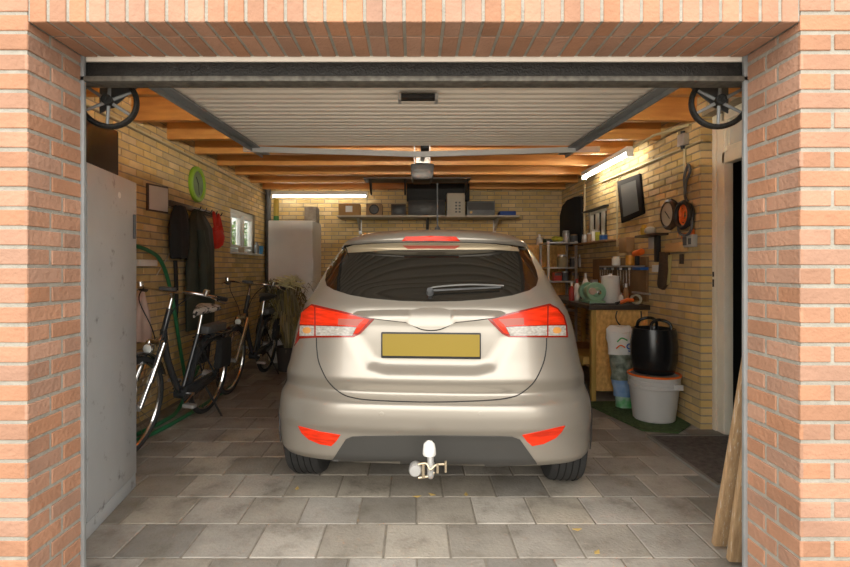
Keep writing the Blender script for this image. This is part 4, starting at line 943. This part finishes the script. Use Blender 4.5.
def rear(x, h):
    d = 0
    if .65 < h < 1.1 and abs(x) < .5: d += (.006+.125*max(0, 1.03-h))*sstep(-.034, .046, sdpoly(x, h, REC))
    return d
hs_ = []
h = .24
while h < 1.545:
    hs_.append(h); h += .009 if h < 1.12 else (.0085 if h < 1.40 else .0045)
hs_.append(1.545)
NA, NSD, NF = 54, 22, 14
body = bmesh.new(); grid = []
for h in hs_:
    y0, w_, D, n_, m_, f_ = yR(h), wH(h), DC(h), nC(h), wM(h), yF(h)
    half = []
    for i in range(NA+1):
        s_ = i/NA; th = math.pi/2*(s_**1.0)
        x = w_*math.sin(th)**(2/n_) if i else 0; y = y0+D*(1-math.cos(th)**(2/n_) if i < NA else 1)
        # resample so that x spacing is even near the centre
        half.append((x, y))
    # even x sampling for the first part
    hx = []
    for i in range(NA+1):
        s_ = i/NA
        if s_ < .72:
            x = w_*.93*(s_/.72); y = y0+D*(1-(max(0, 1-(x/w_)**n_))**(1/n_))
        else:
            u = (s_-.72)/.28; t0 = math.asin((.93)**(n_/2)); th = t0+(math.pi/2-t0)*u
            x = w_*math.sin(th)**(2/n_); y = y0+D*(1-max(0, math.cos(th))**(2/n_))
        y += rear(x, h)*(1 if s_ < .9 else 0)
        hx.append((x, y))
    ys, ye = y0+D, max(y0+D+.2, f_-.6)
    for i in range(1, NSD+1):
        t = i/NSD; x = w_+(m_-w_)*sstep(0, .35, t); 
        hx.append((x, ys+(ye-ys)*t))
    for i in range(1, NF+1):
        th = math.pi/2*i/NF; hx.append((m_*math.cos(th)**(2/2.6) if i < NF else 0, ye+(f_-ye)*math.sin(th)**(2/2.2)))
    grid.append(hx)
vg = []
for h, hx in zip(hs_, grid):
    n_ = len(hx); row = []
    for i, (x, y) in enumerate(hx): row.append(body.verts.new((x, y, h-.05*sstep(.12, .42, y-yR(h))*max(0, 1-(h-.24)/.28))))
    for i in range(n_-2, 0, -1): row.append(body.verts.new((-hx[i][0], hx[i][1], row[i].co.z)))
    vg.append(row)
cols = len(vg[0])
AX1, AX2, WRAD = .61, 3.30, .318
for r, (a, b) in enumerate(zip(vg, vg[1:])):
    for i in range(cols):
        j = (i+1) % cols
        c = (a[i].co+a[j].co+b[i].co+b[j].co)/4
        if abs(c.x) > .72 and c.y > .48 and any(math.hypot(c.y-ay, c.z-.318) < .335 for ay in (AX1, AX2)): continue
        body.faces.new((a[i], a[j], b[j], b[i]))
body.faces.new(list(reversed(vg[0]))); body.faces.new(vg[-1])
bmesh.ops.delete(body, geom=[v for v in body.verts if not v.link_faces], context='VERTS')
bmesh.ops.recalc_face_normals(body, faces=body.faces)
body.faces.ensure_lookup_table()
BV = BVHTree.FromBMesh(body)
# smooth normals at hit: collect nearest vertex normals
body.normal_update()
from mathutils.kdtree import KDTree
kd = KDTree(len(body.verts)); vn = [v.normal.copy() for v in body.verts]
for i, v in enumerate(body.verts): kd.insert(v.co, i)
kd.balance()
M_car = mat('champagne_silver_paint', (.40, .365, .315), .34, metal=.55, coat=.5)
me = bpy.data.meshes.new('body_shell'); body.to_mesh(me); me.polygons.foreach_set('use_smooth', [True]*len(me.polygons)); me.materials.append(M_car)
bo = bpy.data.objects.new('body_shell', me); col.objects.link(bo); bo.parent = car
def hit(px, py):
    o = CMi @ Vector((0, 0, H)); d = (CMi.to_3x3() @ Vector(((px-CX)/F, 1, (CY-py)/F))).normalized()
    r = BV.ray_cast(o, d)
    if r[0] is None:
        tgt = o+d*(3.0/d.y if d.y else 3); tgt = o+d*3.0; r = BV.find_nearest(tgt)
    p = r[0]; ns = kd.find_n(p, 4); n_ = Vector((0, 0, 0))
    for co, idx, dist in ns: n_ += vn[idx]/(dist+.002)
    return p, n_.normalized()
def patch(name, poly, m, off=.004, thick=.012, smoothn=0, step=3.0, parent=None):
    pl_ = [Vector((x, y, 0)) for x, y in poly]
    if smoothn: pl_ = spline(pl_, smoothn, True)
    out = []
    for a, b in zip(pl_, pl_[1:]+pl_[:1]):
        n_ = max(1, int((b-a).length/step))
        for k in range(n_): out.append(((a+(b-a)*k/n_).x, (a+(b-a)*k/n_).y))
    N_ = len(out); x0, x1 = min(p[0] for p in out), max(p[0] for p in out); y0, y1 = min(p[1] for p in out), max(p[1] for p in out)
    pts = [Vector(p) for p in out]
    y = y0+step/2
    while y < y1:
        x = x0+step/2
        while x < x1:
            if sdpoly(x, y, out) > step*.45: pts.append(Vector((x, y)))
            x += step
        y += step
    offf = off if callable(off) else (lambda x, y: off)
    vs_, es, fs, *_ = delaunay_2d_cdt(pts, [(i, (i+1) % N_) for i in range(N_)], [], 1, 1e-4)
    mb = MB(); top = []; bot = []
    for v in vs_:
        p, n_ = hit(v.x, v.y); of_ = offf(v.x, v.y); top.append(mb.b.verts.new(p+n_*of_)); bot.append(mb.b.verts.new(p+n_*(of_-thick)))
    for f in fs:
        try: mb.b.faces.new([top[i] for i in f])
        except ValueError: pass
    bd = [e_ for e_ in mb.b.edges if len(e_.link_faces) == 1]
    mp = {t_: b_ for t_, b_ in zip(top, bot)}
    tdup = {}
    for e_ in bd:
        a, b = e_.verts
        for v in (a, b):
            if v not in tdup: tdup[v] = mb.b.verts.new(v.co)
        mb.b.faces.new((tdup[a], tdup[b], mp[b], mp[a]))
    bmesh.ops.delete(mb.b, geom=[v for v in mb.b.verts if not v.link_faces], context='VERTS')
    off_ = Vector((0, 0, 0)); par = parent or car
    bmesh.ops.recalc_face_normals(mb.b, faces=mb.b.faces)
    me = bpy.data.meshes.new(name); mb.b.to_mesh(me); mb.b.free(); me.polygons.foreach_set('use_smooth', [True]*len(me.polygons)); me.materials.append(m)
    o = bpy.data.objects.new(name, me); col.objects.link(o); o.parent = par
    return o
M_wg = mat('tinted_rear_glass', (.012, .011, .009), .04, coat=.6, spec=.8)
GL = [(338, 246.5), (352, 244.3), (372, 242.8), (400, 241.8), (431, 241.4), (462, 241.8), (490, 242.8), (511, 244.6), (525.5, 247), (531, 258), (536, 271), (538, 279), (536, 286), (529, 290.5), (512, 295.5), (490, 299), (460, 301.2), (431, 301.8), (400, 301), (370, 298.5), (350, 295), (334, 290), (327, 286), (325.5, 280), (328, 268), (333, 255)]
rw = patch('rear_window', GL, M_wg, off=.003, thick=.010)
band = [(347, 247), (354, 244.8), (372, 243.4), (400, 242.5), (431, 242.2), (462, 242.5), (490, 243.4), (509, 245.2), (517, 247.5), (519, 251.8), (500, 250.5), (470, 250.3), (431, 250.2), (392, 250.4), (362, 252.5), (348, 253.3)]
patch('spoiler_reflection', band, mat('reflection_beige', (.46, .38, .26), .35, metal=.4), off=.006, thick=.006, parent=rw)  # spoiler's reflection in the glass, painted as a beige sheet
M_rl = mat('red_lens', (.80, .035, .008), .25, coat=.25, spec=.3, var=.30, vscale=7, stretch=(1.5, 1, 9)); M_wl = mat('clear_lens', (.60, .57, .52), .2, coat=.4, c2=(.30, .27, .24), vscale=55, stretch=(1, .2, 2)); M_rd2 = mat('dark_red_lens', (.30, .018, .01), .2, coat=1)
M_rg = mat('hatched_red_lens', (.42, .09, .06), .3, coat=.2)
patch('brake_lamp', [(402, 240.6), (405.5, 237.0), (431, 236.2), (456, 237.0), (460, 240.6), (431, 240.4)], M_rl, off=.006, step=2.5)
patch('brake_lamp_reflection', [(403, 244.5), (460, 244.5), (455, 249.3), (408, 249.3)], M_rg, off=.009, step=2.5)  # brake lamp mirrored in the rear glass, modelled as a red sheet
def lamp(side, out, split, red, hatch, white, whiteb):
    b = patch('tail_lamp', out, M_rd2, off=.004, thick=.02, step=2.5)
    tag(b, '%s red and white tail lamp' % side)
    patch('red_lens', red, M_rl, off=.008, thick=.006, step=2.5, parent=b)
    patch('red_lens', split, M_rl, off=.008, thick=.006, step=2.5, parent=b)
    patch('hatched_lens', hatch, M_rg, off=.0095, thick=.004, step=2.5, parent=b)
    patch('clear_lens', white, M_wl, off=.008, thick=.006, step=2.5, parent=b)
    patch('clear_lens', whiteb, M_wl, off=.008, thick=.006, step=2.5, parent=b)
lamp('left', [(312, 304.2), (301.5, 311.5), (300, 325), (297.5, 336), (294.5, 346), (299.5, 338.8), (318, 337.6), (353.5, 337.4), (360.5, 333.8), (375, 319), (350, 313)],
     [(312, 306.3), (302.5, 313), (301, 324.5), (314.8, 324.8), (314.6, 307)],
     [(316.4, 307.8), (316.6, 325), (357.5, 326.5), (353.5, 334), (358.5, 332.8), (370, 319.6), (349, 314.8)],
     [(339, 318.8), (364, 319.4), (360, 323), (357.5, 326), (338.5, 325)],
     [(316.6, 326), (356.5, 327.3), (352, 335.5), (316.6, 335.8)], [(301, 325.8), (314.8, 326), (314.8, 335.8), (300.6, 336)])
lamp('right', [(549.5, 303.8), (558, 308.5), (564, 316), (566.5, 325), (567.5, 337.4), (548, 337.4), (509, 337.4), (502, 333.8), (487, 318.6), (512, 312.5)],
     [(548.3, 306.4), (556, 309.5), (562, 316.5), (564, 324.6), (548, 324.6)],
     [(546.4, 306.6), (546.2, 324.8), (504.8, 326.3), (509, 334), (504, 332.6), (492, 319.4), (513, 314.2)],
     [(523, 318), (498, 319.2), (502, 322.8), (505, 326), (523.5, 324.8)],
     [(546.2, 325.8), (506, 327.2), (510.5, 335.6), (546.2, 335.6)], [(548, 325.8), (564.5, 325.8), (565, 335.8), (548, 335.8)])
M_am = mat('amber_lens', (.75, .35, .10), .2, coat=1)
for nm, cx_ in (('l', 308), ('r', 556)):
    patch('amber_bulb', [(cx_+4.2*math.cos(a_*math.pi/5), 330.5+3.2*math.sin(a_*math.pi/5)) for a_ in range(10)], M_am, off=.0095, thick=.003, step=2)
patch('reflector', [(298.4, 425.8), (320, 431.5), (340.6, 434.8), (336.5, 441), (331.5, 445.8), (320, 444), (309, 439.3), (302, 433)], M_rl, off=.004, step=2.5)
patch('reflector', [(565, 425.4), (543, 430.5), (522.2, 435), (527, 441.5), (532, 445.8), (543, 443.8), (555.5, 437.8), (561.5, 431.5)], M_rl, off=.004, step=2.5)
DIFP = [(346, 439), (352, 436.5), (365, 435.8), (431, 435.2), (500, 436), (512, 436.5), (520, 439.5), (537, 463.5), (500, 465.5), (431, 467), (365, 466), (330, 463.5)]
patch('diffuser', DIFP, mat('grey_bumper_plastic', (.058, .056, .052), .42, var=.06, vscale=5), off=.005, thick=.012)
# garnish bar with raised badge shape
patch('tailgate_garnish', [(354, 314.6), (358, 311.6), (385, 310.2), (413, 309.9), (421, 308.2), (431, 307.6), (441, 308.2), (449, 309.9), (476, 310), (500, 311.4), (505, 314), (498, 317), (475, 319.4), (456, 321.2), (447, 325.5), (440, 328.4), (431, 329.4), (422, 328.4), (415, 325.5), (406, 321.2), (388, 319.4), (365, 317)], M_car, off=lambda x, y: .004+.030*max(0, min(1, (y-308)/(9 if abs(x-431) > 20 else 16))), thick=.036, step=2.0)
# panel gap round the tailgate
def strip(name, pts, wd, m, off=.001, n=5):
    c = spline([Vector((x, y, 0)) for x, y in pts], n); mb = MB(); rows = []
    for x in c:
        p, n_ = hit(x.x, x.y); rows.append(p+n_*off)
    mb.tube(rows, wd, 6); o = mb.b
    me = bpy.data.meshes.new(name); mb.b.to_mesh(me); mb.b.free(); me.materials.append(m); o = bpy.data.objects.new(name, me); col.objects.link(o); o.parent = car; return o
strip('tailgate_gap', [(316.5, 338), (317, 350), (319.5, 364), (328, 381), (340, 392.5), (352, 397.6), (375, 400.5), (431, 402.2), (487, 400.5), (511, 397.4), (523, 392), (535, 380.5), (543, 364), (546, 350), (546.5, 338)], .0032, M_blk)
strip('garnish_shadow_line', [(362, 317.2), (388, 320.4), (406, 322.4), (415, 326.6), (422, 329.6), (431, 330.6), (440, 329.6), (447, 326.6), (456, 322.4), (475, 320.4), (498, 317.6)], .0028, M_blk, off=.0015)  # shadow in the gap below the garnish, drawn as a thin black strip
strip('wiper_arm', [(429, 293), (440, 292.5), (470, 291.0), (500, 289.5)], .006, M_dgrey, off=.022)
strip('wiper_blade', [(428, 290.5), (440, 288.4), (470, 286.6), (503, 287.6)], .0045, mat('wiper_grey', (.25, .25, .24), .4), off=.018)
p, n_ = hit(430, 293.5)
MB().cyl(p-n_*.01, p+n_*.035, .022, .016).build('wiper_pivot', M_dgrey).parent = car
for px in (381.5, 480.5):
    p, n_ = hit(px, 414 if px < 400 else 413.5); MB().lathe(p, n_, ((.011, -.004), (.011, .0015), (.009, .002), (.0085, .0008), (.001, .0008))).build('parking_sensor', M_car).parent = car
# number plate
pa, pb = hit(381, 345)[0], hit(481, 345)[0]; py_ = min(pa.y, pb.y)-.016
cpt = lambda px, py: (lambda o, d: o+d*((py_-o.y)/d.y))(CMi @ Vector((0, 0, H)), CMi.to_3x3() @ Vector(((px-CX)/F, 1, (CY-py)/F)))
a, b = cpt(381, 358.2), cpt(481, 333.2)
pt = MB().box((a.x, py_, a.z), (b.x, py_+.03, b.z)).build('number_plate', M_blk, bevel=.004); pt.parent = car; pt['label'] = 'blank yellow number plate in black holder'
a2, b2 = cpt(382.6, 355.6), cpt(479.6, 334.6)
o = MB().box((a2.x, py_-.003, a2.z), (b2.x, py_, b2.z)).build('yellow_plate', mat('plate_yellow', (.29, .20, .012), .45)); o.parent = pt
# side windows, built from the grid rows as thin raised sheets
for sd in (1, -1):
    pts = []
    for (yy, hh) in ((.62, 1.13), (.78, 1.30), (1.1, 1.385), (2.3, 1.375), (2.75, 1.12), (1.7, 1.10)):
        r = BV.ray_cast(Vector((sd*2, yy, hh)), Vector((-sd, 0, 0))); pts.append(r[0])
    mb = MB(); n_ = 14; top = []; 
    for i in range(n_+1):
        t = i/n_; yb = .62+(2.85-.62)*t; yt = .85+(2.25-.85)*t; colv = []
        for k in range(7):
            u = k/6; yy = yb+(yt-yb)*u; hh = 1.10+(1.385-1.10)*u; r = BV.ray_cast(Vector((sd*2, yy, hh)), Vector((-sd, 0, 0)))
            colv.append(mb.b.verts.new((r[0] if r[0] else Vector((sd*.75, yy, hh)))+Vector((sd*.004, 0, 0))))
        top.append(colv)
    for a_, b_ in zip(top, top[1:]):
        for k in range(6): mb.b.faces.new((a_[k], a_[k+1], b_[k+1], b_[k]))
    g_ = bmesh.ops.solidify(mb.b, geom=list(mb.b.faces), thickness=.006)
    mb.build('side_window', M_wg).parent = car
# roof rails and aerial
for sd in (1, -1):
    pts = []
    for i in range(9):
        yy = .66+i*.17; x = sd*.52; r = BV.ray_cast(Vector((x, yy, 3)), Vector((0, 0, -1))); pts.append(r[0]+Vector((0, 0, -.004 if i in (0, 8) else .012)))
    MB().tube(pts, .007, 8).build('roof_rail', M_blk).parent = car
r = BV.ray_cast(Vector((.02, .72, 3)), Vector((0, 0, -1)))[0]
an = MB().lathe(r, (0, -.12, 1), ((.024, -.01), (.018, .012), (.008, .025))).tube([r, r+Vector((0, -.04, .29))], .004, 8).ball(r+Vector((0, -.04, .295)), .007).build('aerial', M_dgrey); an.parent = car
# wheels
def wheel(x, y, sd):
    w_ = MB().lathe((x, y, WRAD), (sd, 0, 0), ((.20, -.10), (.28, -.105), (.306, -.095), (WRAD, -.075), (WRAD, .075), (.306, .095), (.28, .105), (.20, .10)), 48).build('wheel', M_rub); w_.parent = car
    for k in range(4):
        g = MB().ring((x+sd*(-.055+.037*k), y, WRAD), (1, 0, 0), WRAD+.0005, .0035, seg=48, rs=4).build('tread_groove', mat('groove_black', (.006, .006, .006), .95)); g.parent = w_
    MB().lathe((x, y, WRAD), (sd, 0, 0), ((.205, .02), (.205, .085), (.19, .092), (.18, .06), (.05, .05), (.03, .07), (.001, .072))).build('wheel_rim', M_gal).parent = w_
for y in (AX1, AX2):
    for sd in (1, -1): wheel(sd*.775, y, sd)
for y in (AX1, AX2):
    for sd in (1, -1):
        mb = MB(); pts = []
        for i in range(25):
            a_ = math.radians(-14+208*i/24); pts.append(Vector((0, y+.336*math.cos(a_), .318+.336*math.sin(a_))))
        q = []
        for p in pts:
            if p.z < .245: continue
            r = BV.find_nearest(Vector((sd*.95, p.y, p.z))); q.append(Vector((r[0].x, p.y, p.z)))
        mb.tube(q, .004, 6).build('wheel_arch', M_blk).parent = car
        wl = [(0, y+.334*math.cos(math.radians(-12+204*i/20)), .318+.334*math.sin(math.radians(-12+204*i/20))) for i in range(21)]
        MB().prism([(sd*.60, p[1], p[2]) for p in wl], (sd*.05, 0, 0)).build('wheel_well', M_blk).parent = car
MB().box((-.60, .2, .245), (.60, 4.0, .275)).build('underbody', mat('underbody_black', (.01, .01, .01), .8)).parent = car
# tow bar
def loc3(px, py, z):   # world point at depth z -> car space
    return CMi @ P(px, py, z)
zt_ = 2.50
tw = thing('tow_bar', None, None); tw.parent = car; 
c = loc3(430.5, 448, zt_); up = Vector((0, 0, 1))
nb = loc3(430.5, 470, zt_)
MB().tube(spline([(c.x, c.y, c.z-.03), (c.x, c.y, nb.z), (c.x, c.y+.06, nb.z-.04), (c.x, .40, nb.z-.03)], 6), .017, 12).build('neck', M_gal).parent = tw
MB().lathe((c.x-.006, c.y, c.z), (.0, 0, 1), ((.030, -.035), (.033, -.03), (.031, .0), (.027, .02), (.014, .034), (.001, .038)), 24).build('ball_cap', M_white).parent = tw
MB().lathe((c.x-.075, c.y+.01, nb.z+.0), (0, -1, 0), ((.028, -.03), (.032, -.02), (.032, .022), (.026, .03), (.001, .031)), 24).build('socket', M_gal).parent = tw
M_br = mat('brassy_zinc', (.55, .46, .33), .35, metal=.8)
mb = MB(); mb.tube(spline([(c.x-.06, c.y-.005, nb.z+.028), (c.x-.02, c.y-.01, nb.z+.035), (c.x, c.y-.02, nb.z+.01), (c.x+.03, c.y-.01, nb.z+.03), (c.x+.08, c.y, nb.z+.03)], 5), .006, 8)
mb.tube([(c.x-.035, c.y-.01, nb.z-.035), (c.x-.035, c.y-.01, nb.z+.03)], .008, 8).tube([(c.x+.035, c.y-.01, nb.z-.01), (c.x+.035, c.y-.01, nb.z+.035)], .007, 8).tube([(c.x+.075, c.y-.01, nb.z-.005), (c.x+.075, c.y-.01, nb.z+.05)], .006, 8).tube([(c.x-.06, c.y, nb.z-.04), (c.x, c.y, nb.z-.03), (c.x+.02, c.y, nb.z-.01)], .007, 8)
mb.build('shackle', M_br).parent = tw
car.rotation_euler = (0, 0, YAW)
